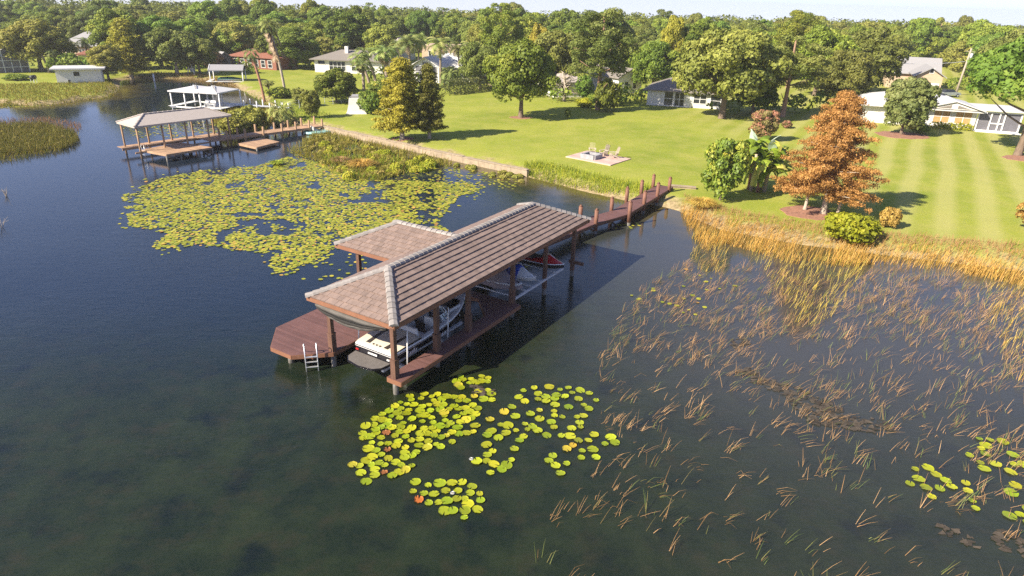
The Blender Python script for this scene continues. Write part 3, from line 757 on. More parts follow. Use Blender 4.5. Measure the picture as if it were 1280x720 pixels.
# swim ladder on the cut corner
lx, ly = Vector((-.62, 4.62, 0)), Vector((.7, -.7, 0)).normalized(); out = Vector((-.7, -.7, 0)).normalized()
mb = MB()
for s_ in (-.27, .27):
    p = lx + ly * s_ + out * .12
    mb.tube([p + Vector((0, 0, -.25)), p + Vector((0, 0, HD + .62))], .028, 8)
    mb.tube([p + Vector((0, 0, HD + .62)), p - out * .12 + Vector((0, 0, HD + .58)), p - out * .42 + Vector((0, 0, HD + .03))], .022, 8)
for z in (-.02, .24, .5, .76):
    mb.bar(lx - ly * .27 + out * .12 + Vector((0, 0, z)), lx + ly * .27 + out * .12 + Vector((0, 0, z)), .07, .035)
mb.build('ladder', M['metal'], bh, True)
# furled cover hanging under the front eave
cv = thing('furled_boat_cover', 'dusty grey brown boat cover furled up under the front eave of the tiled boathouse', 'boat cover', BO, BPH)
mb = MB()
for (ox_, oz_, r0_, tn_, dv_) in ((0, 0, .20, .35, 0), (-.13, .05, .12, .85, .15), (-.16, -.12, .10, .15, .3), (-.10, -.24, .09, .75, .5), (.06, -.26, .10, .1, .45), (.14, -.08, .13, .6, .2), (-.2, -.03, .06, .0, .6), (-.17, -.2, .05, 1.0, .8)):
    pts = []; rd = []
    for k in range(17):
        t = k / 16; v = 4.95 - dv_ * .4 - (4.3 - dv_ * .5) * t; sw_ = sin(pi * min(1, t * 1.05 + .05)) ** .6
        pts.append((.30 + ox_ * (.5 + .7 * sw_) + random.uniform(-.015, .015), v, HE - .42 + oz_ * (.4 + sw_) - .09 * sin(pi * t) + random.uniform(-.015, .015))); rd.append(max(.03, r0_ * (.45 + .75 * sw_) * random.uniform(.9, 1.1)))
    mb.tube(pts, rd, 9, tint=tn_)
mb.build('canvas', M['cover'], cv, True)
for v in (4.4, 3.2, 2.0, 1.0):
    mb = MB(); mb.tube([(.34, v, HE - .15), (.34, v, HE - .62)], .012, 6); mb.build('strap', M['black_rubber'], cv)

# ------------------------------------------------------------------ motorboat on its lift
bt = thing('motorboat', 'black and white motorboat with cream stern pad on a lift under the tiled roof', 'boat', BO + Matrix.Rotation(BPH, 3, 'Z') @ Vector((.75, 2.08, 0)), BPH)
Lb = 7.0
def hb(x):
    t = x / Lb
    return 1.22 * (1 if t < .45 else max(.02, 1 - ((t - .45) / .55) ** 2.3)) * (.94 + .06 * min(1, t * 4))
def sheer(x): return 1.28 + .22 * (x / Lb) ** 2
def keel(x): return .48 + (.75 * max(0, (x / Lb - .62) / .38) ** 2)
XSB = [0, .3, 1, 1.9, 2.8, 3.6, 4.4, 5.1, 5.7, 6.2, 6.6, 6.85, 7.0]
def sect(x):
    b_, zs, zk = hb(x), sheer(x), keel(x); ch = zk + (zs - zk) * .38
    return [(x, 0, zk), (x, b_ * .55, zk + (ch - zk) * .55), (x, b_ * .9, ch), (x + .05, b_ * .985, ch + .2), (x + .08, b_, zs - .15)]
for sgn in (1,):
    mb = MB()
    for sg in (1, -1):
        rings = [[(p[0], p[1] * sg, p[2]) for p in sect(x)] for x in XSB]
        mb.loft(rings)
    st = sect(0); mb.face([(p[0], p[1], p[2]) for p in st] + [(p[0], -p[1], p[2]) for p in st[::-1]][:-1])
    hull = mb.build('hull', M['gel_black'], bt, True)
mb = MB()
for sg in (1, -1):
    mb.loft([[(x + .08, hb(x) * sg, sheer(x) - .15), (x + .09, (hb(x) + .015) * sg, sheer(x) - .1), (x + .1, (hb(x) + .02) * sg, sheer(x) - .03), (x + .1, (hb(x) - .03) * sg, sheer(x))] for x in XSB])
mb.face([(.06, hb(0), sheer(0) - .15), (.06, -hb(0), sheer(0) - .15), (.1, -hb(0) - .01, sheer(0)), (.1, hb(0) + .01, sheer(0))][::-1])
mb.build('topside', M['gel_white'], bt, True)
mb = MB()
for sg in (1, -1):
    mb.loft([[(x + .11, (hb(x) + .026) * sg, sheer(x) - .10), (x + .11, (hb(x) + .028) * sg, sheer(x) - .065)] for x in XSB])
mb.loft([[(.03, y, sheer(0) - .1), (.045, y, sheer(0) - .06)] for y in (-1.15, 0, 1.15)])
mb.build('rub_rail', M['gel_black'], bt)
mb = MB()                                      # hull lettering: a pale script-like swoosh as on the photograph
for k, (dx, h, w) in enumerate(((0, .2, .1), (.16, .13, .1), (.30, .13, .09), (.43, .2, .1), (.57, .12, .12))):
    mb.face([(.95 + dx, -(hb(1) + .012), .86), (.95 + dx + w, -(hb(1) + .012), .88), (.95 + dx + w + .06, -(hb(1) + .014), .88 + h), (.95 + dx + .06, -(hb(1) + .014), .86 + h)])
mb.build('hull_lettering', M['gel_white'], bt); mb = MB()
for k in range(4): mb.face([(3.0 + k * .22, -(hb(3) + .012), .83 + k * .01), (3.16 + k * .22, -(hb(3) + .012), .83 + k * .012), (3.22 + k * .22, -(hb(3) + .014), .97 + k * .012), (3.07 + k * .22, -(hb(3) + .014), .97 + k * .01)])
mb.build('hull_lettering', M['gel_white'], bt)
def inner(x): return max(0, hb(x) - .24)
XC = [2.0, 2.8, 3.6, 4.4, 5.1, 5.7, 6.2]
mb = MB()                                       # side decks and bow deck
for sg in (1, -1):
    mb.loft([[(x + .1, (hb(x) - .02) * sg, sheer(x)), (x + .1, (hb(x) - .12) * sg, sheer(x) + .03), (x + .1, inner(x) * sg, sheer(x) + .01)] for x in XC])
mb.loft([[(x + .1, y * hb(x), sheer(x) + .03 * (1 - abs(y))) for y in (-.98, -.5, 0, .5, .98)] for x in (6.2, 6.6, 6.85, 7.0)])
mb.build('gunwale', M['gel_white'], bt, True)
mb = MB()                                       # raised stern sun pad
mb.loft([[(x, y * (hb(x) - .02), sheer(x) + h * (1 - .25 * y * y)) for y in (-1, -.8, -.45, 0, .45, .8, 1)] for x, h in ((.1, .0), (.18, .07), (.9, .12), (1.7, .15), (2.0, .14), (2.08, -.02))])
pad = mb.build('sun_pad', M['gel_cream'], bt, True)
mb = MB()
for y0, y1, y2, y3 in ((.42, .66, .72, .62), (-.42, -.66, -.72, -.62)):
    q = lambda x, y: (x, y, sheer(x) + .125 + .02 * x * .5)
    mb.face([(.25, y0, sheer(.2) + .095), (.25, y1, sheer(.2) + .09), (1.5, y2, sheer(1.5) + .14), (1.75, (y0 + y2) / 2 * 1.02, sheer(1.75) + .15)])
mb.build('pad_stripe', M['vinyl_dark'], pad)
mb = MB()
for y in (-.2, 0, .2): mb.tube([(.28, y, sheer(0) + .08), (.28, y, sheer(0) + .112)], .045, 10)
mb.build('cleat', M['gel_black'], pad)
mb = MB(); mb.face([(2.05, -inner(2) , .86), (6.2, -inner(6.2) - .02, .95), (6.2, inner(6.2) + .02, .95), (2.05, inner(2), .86)][::1])
for sg in (1, -1): mb.loft([[(x + .1, inner(x) * sg, sheer(x) + .01), (x + .1, inner(x) * sg * .97, .86)] for x in XC])
mb.build('cockpit', M['floor_carpet'], bt)
def seat(x, y, w, d, h=.42, back=None, rz=0):
    mb = MB(); mb.box((x, y, .86 + h / 2), (d, w, h), rz, taper=.94)
    if back: mb.box((x + back[0], y + back[1], .86 + h + .18), (back[2], back[3], .42), rz, taper=.85)
    return mb.build('seat', M['gel_white'], bt)
seat(2.75, .62, .6, 1.3, .42, (0, .24, 1.2, .14)); seat(2.35, -.2, 1.5, .5, .42, (-.22, 0, .14, 1.4))
seat(3.6, -.55, .5, .5, .5, (-.24, 0, .12, .5)); seat(5.35, .42, .36, 1.0, .3, (0, .2, 1.0, .1)); seat(5.35, -.42, .36, 1.0, .3, (0, -.2, 1.0, .1))
mb = MB(); mb.box((4.3, -.6, 1.1), (.55, .6, .5), taper=.8); mb.box((4.3, .62, 1.08), (.5, .55, .46), taper=.8)
dsh = mb.build('console', M['gel_white'], bt)
mb = MB(); mb.tube([(4.0 + .02 * cos(a), -.6 + .17 * cos(a), 1.42 + .17 * sin(a)) for a in np.linspace(0, 2 * pi, 14)], .018, 6); mb.build('steering_wheel', M['black_rubber'], dsh)
glass, nt, b = new_mat('tinted windscreen'); b.inputs['Base Color'].default_value = (.25, .42, .46, 1); b.inputs['Roughness'].default_value = .05; b.inputs['Transmission Weight'].default_value = .55; b.inputs['Alpha'].default_value = .75
mb = MB(); ws = [(3.9, -1.0), (4.5, -.92), (4.75, -.5), (4.8, 0), (4.75, .5), (4.5, .92), (3.9, 1.0)]
mb.loft([[(x, y, sheer(4.5) + .03), (x - .16, y * .95, sheer(4.5) + .38)] for x, y in ws]); wsn = mb.build('windscreen', glass, bt)
mb = MB(); mb.tube([(x - .16, y * .95, sheer(4.5) + .39) for x, y in ws], .02, 6); mb.build('windscreen_frame', M['metal'], wsn)
mb = MB()                                       # wake tower
for sg in (1, -1):
    mb.tube([(4.35, 1.08 * sg, sheer(4.3)), (3.7, .98 * sg, 2.25), (3.3, .85 * sg, 2.62)], .032, 8)
    mb.tube([(3.35, 1.1 * sg, sheer(3.3)), (3.5, .98 * sg, 2.2), (3.3, .85 * sg, 2.62)], .032, 8)
    mb.tube([(3.7, .98 * sg, 2.25), (3.5, .98 * sg, 2.2)], .03, 8)
mb.tube([(3.3, -.85, 2.62), (3.25, 0, 2.7), (3.3, .85, 2.62)], .035, 8); mb.tube([(3.7, -.98, 2.25), (3.72, 0, 2.36), (3.7, .98, 2.25)], .03, 8)
mb.build('tower', M['metal'], bt, True)
mb = MB(); sp = [(-.02, 1.08), (-.02, -1.08), (-.55, -1.02), (-.85, -.72), (-.97, 0), (-.85, .72), (-.55, 1.02)]
mb.prism(sp, .82, .89); swp = mb.build('swim_platform', M['swimmat'], bt)
mb = MB()
for i in range(1, len(sp) - 1): mb.bar((sp[i][0] - .012, sp[i][1] * 1.01, .855), (sp[i + 1][0] - .012, sp[i + 1][1] * 1.01, .855), .03, .09)
mb.build('platform_trim', M['gel_black'], swp)
for y in (.95, -.95):
    mb = MB(); mb.box((-.02, y, 1.02), (.04, .16, .07)); mb.build('tail_lamp', M['lens_red'] if y > 0 else M['gel_white'], bt)
mb = MB(); mb.box((-.02, 0, 1.03), (.03, .55, .08)); mb.build('stern_plate', M['gel_white'], bt)
lf = thing('boat_lift', 'white pole boat lift cradling the motorboat in the boathouse slip', 'boat lift', BO, BPH)
for u in (1.4, 4.4):
    for v in (.62, 3.62):
        mb = MB(); mb.tube([(u, v, .2), (u + .1, v, 2.35)], .03, 8); mb.build('guide_pole', M['white'], lf, True)
        mb = MB(); mb.box((u, v, .3), (.55, .3, .14)); mb.build('footplate', M['galv'], lf)
mb = MB()
for v in (1.4, 2.75): mb.bar((.6, v, .45), (6.6, v, .45), .15, .12)
for u in (1.6, 4.6): mb.bar((u, .62, .3), (u, 3.62, .3), .14, .18)
mb.build('cradle', M['galv'], lf)

# ------------------------------------------------------------------ jet skis on their lift
jl = thing('jet_ski_lift', 'white aluminium frame lift carrying the jet skis at the far end of the boathouse', 'lift', BO, BPH)
mb = MB()
for v in (.12, 3.3): mb.bar((9.75, v, .98), (15.3, v, .98), .1, .12)
mb.build('rail', M['galv'], jl)
for u in (9.85, 10.9, 11.6, 12.6, 13.3, 14.3, 15.2):
    mb = MB(); mb.bar((u, .05, 1.07), (u, 3.35, 1.07), .09, .06); mb.build('beam', M['galv'], jl)
def jetski(name, label, u, v, body, trim, covered=None):
    t = thing(name, label, 'jet ski', BO + Matrix.Rotation(BPH, 3, 'Z') @ Vector((u, v, 1.1)), BPH - pi / 2, 'jet skis on the boathouse lift')
    def w(x): return .55 * (1 if x < 1.7 else max(.03, 1 - ((x - 1.7) / 1.4) ** 2.2))
    X = [0, .4, 1, 1.7, 2.2, 2.6, 2.9, 3.08]
    mb = MB(); mb.loft([[(x, -w(x), .42 + .1 * (x / 3) ** 2), (x, -w(x) * .85, .2 + .12 * (x / 3) ** 3), (x, 0, .05 + .3 * max(0, (x - 1.9) / 1.2) ** 2), (x, w(x) * .85, .2 + .12 * (x / 3) ** 3), (x, w(x), .42 + .1 * (x / 3) ** 2)] for x in X])
    mb.build('hull', M['black_rubber'] if not covered else M['gel_white'], t, True)
    mb = MB(); mb.tube([(x, w(x) + .0, .44 + .1 * (x / 3) ** 2) for x in X] + [(x, -w(x), .44 + .1 * (x / 3) ** 2) for x in X[::-1]], .035, 6); mb.build('bumper', M['gel_white'], t, True)
    if covered == 'full':
        mb = MB(); rings = []
        for k, x in enumerate(np.linspace(-.12, 3.1, 17)):
            hh = .55 + .5 * math.exp(-((x - 1.75) / .5) ** 2) + .22 * math.exp(-((x - .8) / .7) ** 2) - .1 * max(0, x - 2.3)
            ww = w(max(0, min(3.05, x))) + .07
            rings.append([(x, ww * cx * (1 + .05 * sin(k * 2.3 + i)), .3 + (hh - .3 + .03 * sin(k * 1.7 + i * 2)) * cz) for i, (cx, cz) in enumerate(((-1, -.2), (-.98, .15), (-.7, .55), (-.35, .95), (0, 1), (.35, .95), (.7, .55), (.98, .15), (1, -.2)))])
        mb.loft(rings); mb.face(rings[0][::-1]); mb.face(rings[-1]); mb.build('tarp', body, t, True); return t
    mb = MB()
    mb.loft([[(x, -w(x) * .95, .45 + .1 * (x / 3) ** 2), (x, -w(x) * .6, .45 + h * .55), (x, -w(x) * .25, .45 + h), (x, w(x) * .25, .45 + h), (x, w(x) * .6, .45 + h * .55), (x, w(x) * .95, .45 + .1 * (x / 3) ** 2)]
             for x, h in ((0, .03), (.4, .06), (1.0, .08), (1.6, .25), (1.85, .5), (2.1, .46), (2.5, .28), (2.85, .15), (3.05, .08))]); mb.build('cowl', body, t, True)
    mb = MB()
    mb.loft([[(x, -.2, .46), (x, -.17, .46 + h), (x, 0, .5 + h), (x, .17, .46 + h), (x, .2, .46)] for x, h in ((.25, .12), (.5, .3), (.9, .3), (1.3, .26), (1.6, .3))]); mb.face([(.25, -.2, .46), (.25, -.17, .58), (.25, .17, .58), (.25, .2, .46)]); mb.build('seat', trim, t, True)
    mb = MB(); mb.tube([(1.75, -.36, 1.0), (1.82, -.1, 1.03), (1.82, .1, 1.03), (1.75, .36, 1.0)], .022, 6); mb.tube([(1.9, 0, .85), (1.8, 0, 1.03)], .04, 6); mb.build('handlebar', M['black_rubber'], t)
    if covered == 'half':
        mb = MB(); rings = []
        for k, x in enumerate(np.linspace(.1, 2.1, 11)):
            hh = .72 + .42 * math.exp(-((x - 1.8) / .4) ** 2) + .08 * sin(x * 3); ww = w(x) + .05
            rings.append([(x, ww * cx, .36 + (hh - .36) * cz) for cx, cz in ((-1, 0), (-.75, .6), (-.35, .97), (.0, 1.0), (.35, .97), (.75, .6), (1, 0))])
        mb.loft(rings); mb.face(rings[0][::-1]); mb.face(rings[-1]); mb.build('seat_cover', M['blue_gel'], t, True)
    return t
jetski('jet_ski', 'jet ski wholly under a faded mauve brown tarp, next to the cross deck', 10.45, 3.2, M['tarp'], M['tarp'], 'full')
jetski('jet_ski', 'white jet ski with a blue seat cover beside the tarped one', 11.75, 3.05, M['gel_white'], M['black_rubber'], 'half')
jetski('jet_ski', 'red jet ski with white bumper at the outer end of the lift', 14.45, 2.7, M['red_gel'], M['black_rubber'])

# ------------------------------------------------------------------ jetty from the boathouse to the lawn
jt = thing('jetty', 'red brown plank jetty with tall pilings from the boathouse to the lawn', 'jetty', (0, 0, 0))
way = [Vector((1.35, 42.7)), Vector((5.6, 48.0)), Vector((8.35, 50.55)), Vector((13.7, 59.3))]
hw = .72
mb = MB(); left = []; right = []
for i, p in enumerate(way):
    d0 = (way[i] - way[i - 1]).normalized() if i else (way[1] - way[0]).normalized(); d1 = (way[i + 1] - way[i]).normalized() if i < len(way) - 1 else d0
    d = (d0 + d1).normalized(); n = Vector((-d.y, d.x)); kk = hw / max(.5, n.dot(Vector((-d1.y, d1.x))))
    left.append(p + n * kk); right.append(p - n * kk)
for i in range(len(way) - 1):
    d = way[i + 1] - way[i]; planks(mb, [tuple(right[i]), tuple(right[i + 1]), tuple(left[i + 1]), tuple(left[i])], atan2(d.y, d.x) + pi / 2, HD - .001 * i)
jd = mb.build('deck', M['deck'], jt)
mb = MB()
for S in (left, right):
    for i in range(len(S) - 1): mb.bar((*S[i], HD - .14), (*S[i + 1], HD - .14), .06, .22)
mb.build('stringer', M['post'], jd)
for s_, (x, y) in [(0, (6.15, 47.6)), (0, (9.0, 49.85)), (0, (10.72, 53.2)), (0, (12.3, 55.75)), (0, (13.8, 58.1)), (1, (5.05, 48.55)), (1, (7.75, 51.1)), (1, (9.4, 54.1)), (1, (11.05, 56.6)), (1, (12.5, 58.9))]:
    top = 1.92 + random.uniform(-.06, .06)
    mb = MB(); mb.tube([(x, y, .25), (x, y, top - .05)], .155, 12); mb.tube([(x, y, top - .05), (x, y, top + .1)], [.155, .02], 12); p = mb.build('piling', M['pile_red'], jt, True)
    mb = MB(); mb.tube([(x, y, -1.2), (x, y, .27)], .153, 12); mb.build('wet_foot', M['pile_wet'], p, True)
for (A, B) in (((6.15, 47.6), (5.05, 48.55)), ((9.0, 49.85), (7.75, 51.1)), ((10.72, 53.2), (9.4, 54.1)), ((12.3, 55.75), (11.05, 56.6))):
    mb = MB(); mb.bar((*A, .1), (*B, .66), .05, .14); mb.bar((A[0], A[1] + .07, .66), (B[0], B[1] + .07, .1), .05, .14); mb.build('cross_brace', M['post'], jt)

# ------------------------------------------------------------------ generic parts for the other docks and houses
def roof_hip(mb, L, W, ze, pit, oh=.0, x0=0, y0=0):
    planes, c, a, b = hip_planes(x0 - oh, x0 + L + oh, y0 - oh, y0 + W + oh, ze, pit)
    for p, *_ in planes: mb.face(p)
    mb.face([(q[0], q[1], ze - .001) for q in c][::-1])
    cs = [(q[0], q[1]) for q in c]
    for i in range(4): mb.bar((*cs[i], ze - .09), (*cs[(i + 1) % 4], ze - .09), .05, .17)
    return a, b, c
def dock_post(root, x, y, zt, m, r=.1, foot=-.8, nm='post'):
    mb = MB(); mb.tube([(x, y, foot), (x, y, zt)], r, 8); return mb.build(nm, M[m], root, True)

# far boathouse with brown posts
fb = thing('boathouse', 'boathouse with a pale grey shingle roof on brown posts and a tan platform', 'boathouse', (-38.6, 67.6, 0), atan2(8.2, 6.2))
mb = MB(); a, b, c = roof_hip(mb, 10.6, 3.9, 3.3, .42); rf = mb.build('roof', M['shingle'], fb)
mb = MB()
for p, q in ((a, b), (c[0], a), (c[3], a), (c[1], b), (c[2], b)): cap_line(mb, p, q, .12, .5)
mb.build('ridge_cap', M['shingle'], rf)
mb = MB(); mb.tube([(2.4, 2.3, 3.9), (2.4, 2.3, 4.35)], .06, 8); mb.build('vent_pipe', M['black_rubber'], rf)
for x in (.25, 2.8, 5.3, 7.8, 10.3):
    for y in (.25, 3.65): dock_post(fb, x, y, 3.2, 'wood_post')
mb = MB(); planks(mb, [(-.3, 3.2), (10.8, 3.2), (10.8, 4.3), (-.3, 4.3)], pi / 2, .72, .2); planks(mb, [(7.8, -.2), (10.8, -.2), (10.8, 3.2), (7.8, 3.2)], pi / 2, .722, .2); mb.bar((-.3, .25, .6), (7.8, .25, .6), .12, .16); mb.bar((-.3, 3.15, .55), (10.8, 3.15, .55), .06, .25)
mb.build('slip_deck', M['wood_old'], fb)
def to_local(root, P):
    return root.matrix_basis.inverted() @ Vector((P[0], P[1], 0))
bpy.context.view_layer.update()
pl = [to_local(fb, unproj(x, y, .75)) for x, y in ((176, 187), (208, 193), (265, 184), (226, 178))]
pl = [(p.x, p.y) for p in pl]
mb = MB(); planks(mb, pl, atan2(pl[1][1] - pl[0][1], pl[1][0] - pl[0][0]) , .75, .2); rim(mb, pl, .74, .2, .06)
pd = mb.build('platform_deck', M['wood_old'], fb)
for p in pl: dock_post(fb, p[0], p[1], .6, 'pile_wet', .11)
for i in (1, 2):
    A, B = pl[i], pl[(i + 1) % 4]
    for t in (.3, .7):
        dock_post(fb, A[0] + (B[0] - A[0]) * t, A[1] + (B[1] - A[1]) * t, .6, 'pile_wet', .1)
    mb = MB(); mb.bar((*A, .0), (*[A[k] + (B[k] - A[k]) * .3 for k in (0, 1)], .6), .05, .14); mb.bar((*A, .6), (*[A[k] + (B[k] - A[k]) * .3 for k in (0, 1)], .0), .05, .14); mb.build('cross_brace', M['pile_wet'], fb)
mb = MB(); A = Vector((*pl[0], .75)); dv = Vector((pl[1][0] - pl[0][0], pl[1][1] - pl[0][1], 0)).normalized(); n = Vector((-dv.y, dv.x, 0))
for k in (0, .5):
    p = A + dv * (.1 + k); mb.tube([p + Vector((0, 0, -.8)), p + Vector((0, 0, .5)), p + n * .4 + Vector((0, 0, .55)), p + n * .6], .03, 6)
for z in (-.5, -.2, .0): mb.bar(A + dv * .1 + Vector((0, 0, z)), A + dv * .6 + Vector((0, 0, z)), .06, .03)
mb.build('ladder', M['metal'], fb, True)

# walkway to the seawall
wk = thing('walkway', 'tan plank walkway lined with short posts between the grey roofed boathouse and the seawall', 'walkway')
W0 = Vector(unproj(272, 173, .75)[:2]); W1 = Vector(unproj(330, 165, .75)[:2]); W2 = Vector(unproj(398, 156, .75)[:2])
mb = MB()
for A, B, hh in ((W0, W1, .75), (W1, W2, .95)):
    d = (B - A).normalized(); n = Vector((-d.y, d.x)) * hh; planks(mb, [tuple(A - n), tuple(B - n), tuple(B + n), tuple(A + n)], atan2(d.y, d.x) + pi / 2, .75 - .001 * (hh > .8), .2)
    for sg in (-1, 1): mb.bar((*(A + n * sg), .62), (*(B + n * sg), .62), .07, .22)
mb.build('deck', M['wood_old'], wk)
for A, B, ts in ((W0, W1, (.12, .5, .9)), (W1, W2, (.25, .5, .75, 1.0))):
    d = (B - A).normalized(); n = Vector((-d.y, d.x)) * .85
    for t in ts:
        for sg in (-1, 1):
            p = A + (B - A) * t + n * sg; dock_post(wk, p.x, p.y, 1.6 + random.uniform(-.1, .1), 'wood_post', .13)
sqp = [tuple(unproj(x, y, .4)[:2]) for x, y in ((298, 179), (321, 184), (349, 177), (326, 172))]
sq = thing('floating_platform', 'low square wooden platform beside the tan walkway', 'platform')
mb = MB(); planks(mb, sqp, atan2(sqp[1][1] - sqp[0][1], sqp[1][0] - sqp[0][0]), .4, .2); rim(mb, sqp, .39, .24, .07); mb.build('deck', M['wood_old'], sq)
for p in sqp: dock_post(sq, p[0], p[1], .3, 'pile_wet', .12)

# second boathouse, white
def white_boathouse():
    z = 2.75
    pL = Vector(unproj(209, 113, z)[:2]); pF = Vector(unproj(267, 116.5, z)[:2]); pR = Vector(unproj(295, 114, z)[:2])
    d = (pF - pL); ang = atan2(d.y, d.x); L = d.length; n = Vector((-d.y, d.x)).normalized(); W = max(4.2, min(6.0, abs((pR - pF).dot(n)) + 2.5))
    t = thing('boathouse', 'white boathouse with two joined pale hip roofs on white posts', 'boathouse', (*pL, 0), ang)
    mb = MB(); roof_hip(mb, L * .66, W, z, .21); roof_hip(mb, L * .64, W * .96, z + .012, .235, 0, L * .42, .08); mb.build('roof', M['roof_white'], t)
    for x in (.25, L * .33, L * .66, L + .6):
        for y in (.25, W - .3): dock_post(t, x, y, z - .1, 'white', .11)
    mb = MB(); planks(mb, [(-.2, -.1), (.9, -.1), (.9, W), (-.2, W)], 0, .62, .2); planks(mb, [(L * .55, -.3), (L + 1, -.3), (L + 1, W), (L * .55, W)], 0, .62, .2)
    mb.bar((0, .1, .5), (L, .1, .5), .1, .2); mb.bar((0, W - .1, .5), (L, W - .1, .5), .1, .2); mb.build('deck', M['white'], t)
    mb = MB(); x0 = L * .8
    mb.box((x0, .9, 1.06), (1.7, .45, .06)); mb.box((x0, 1.12, 1.4), (1.7, .06, .4))
    for dx in (-.75, .75): mb.box((x0 + dx, .9, .84), (.08, .4, .44))
    mb.build('bench', M['white'], t)
    mb = MB(); planks(mb, [(L + 1, W - 1.6), (L + 9, W - 1.4), (L + 9, W - .2), (L + 1, W - .3)], 0, .6, .2); mb.build('gangway', M['galv'], t)
    for k in range(4):
        for y in (W - 1.7, W - .1): dock_post(t, L + 2 + k * 2.1, y, 1.4, 'white', .09)
white_boathouse()
# small pavilion boat shelter further up the cove, with a green covered boat
P0 = at(277, 106)
pv = thing('boat_shelter', 'small open boat shelter with a grey gabled roof and white posts up the cove', 'boat shelter', (P0.x - 2.2, P0.y, 0), radians(12))
mb = MB(); W_, L_ = 3.6, 6.2
zz = 2.6
for sg in (0, 1):
    mb.face([(0, 0 if not sg else W_, zz), (L_, 0 if not sg else W_, zz), (L_, W_ / 2, zz + .85), (0, W_ / 2, zz + .85)] if not sg else [(0, W_ / 2, zz + .85), (L_, W_ / 2, zz + .85), (L_, W_, zz), (0, W_, zz)])
mb.face([(0, W_, zz - .03), (0, 0, zz - .03), (L_, 0, zz - .03), (L_, W_, zz - .03)]); rim(mb, [(0, 0), (L_, 0), (L_, W_), (0, W_)], zz, .16, .06)
mb.build('roof', M['shingle_mid'], pv)
mb = MB()
for x in (0.05,):
    for A, B in (((x, 0, zz), (x, W_ / 2, zz + .85)), ((x, W_, zz), (x, W_ / 2, zz + .85)), ((x, W_ / 2, zz - .1), (x, W_ / 2, zz + .8)), ((x, 0, zz - .05), (x, W_, zz - .05))): mb.bar(A, B, .1, .14)
mb.build('gable_truss', M['white'], pv)
for x in (.2, L_ - .2):
    for y in (.2, W_ - .2): dock_post(pv, x, y, zz, 'white', .1)
mb = MB(); planks(mb, [(-.6, -.5), (L_, -.5), (L_, .3), (-.6, .3)], pi / 2, .55, .2); planks(mb, [(-.6, .3), (.2, .3), (.2, W_), (-.6, W_)], pi / 2, .551, .2); mb.build('deck', M['white'], pv)
cb = thing('covered_boat', 'small boat under a dark green cover inside the open boat shelter', 'boat', (P0.x + .9, P0.y + 2.1, .35), radians(12))
mb = MB(); mb.loft([[(x, -w_, .55), (x, -w_ * .8, .1), (x, 0, 0), (x, w_ * .8, .1), (x, w_, .55)] for x, w_ in ((-2.2, .8), (-1, .9), (.5, .88), (1.6, .55), (2.3, .05))]); mb.face([(-2.2, -.8, .55), (-2.2, -.64, .1), (-2.2, 0, 0), (-2.2, .64, .1), (-2.2, .8, .55)]); mb.build('hull', M['gel_white'], cb, True)
mb = MB(); mb.loft([[(x, -w_ - .03, .5), (x, -w_ * .6, .55 + h * .6), (x, 0, .6 + h), (x, w_ * .6, .55 + h * .6), (x, w_ + .03, .5)] for x, w_, h in ((-2.25, .8, .02), (-1.8, .85, .25), (-.5, .9, .35), (.6, .86, .3), (1.7, .5, .12), (2.35, .05, 0))]); mb.build('cover', M['green_canvas'], cb, True)

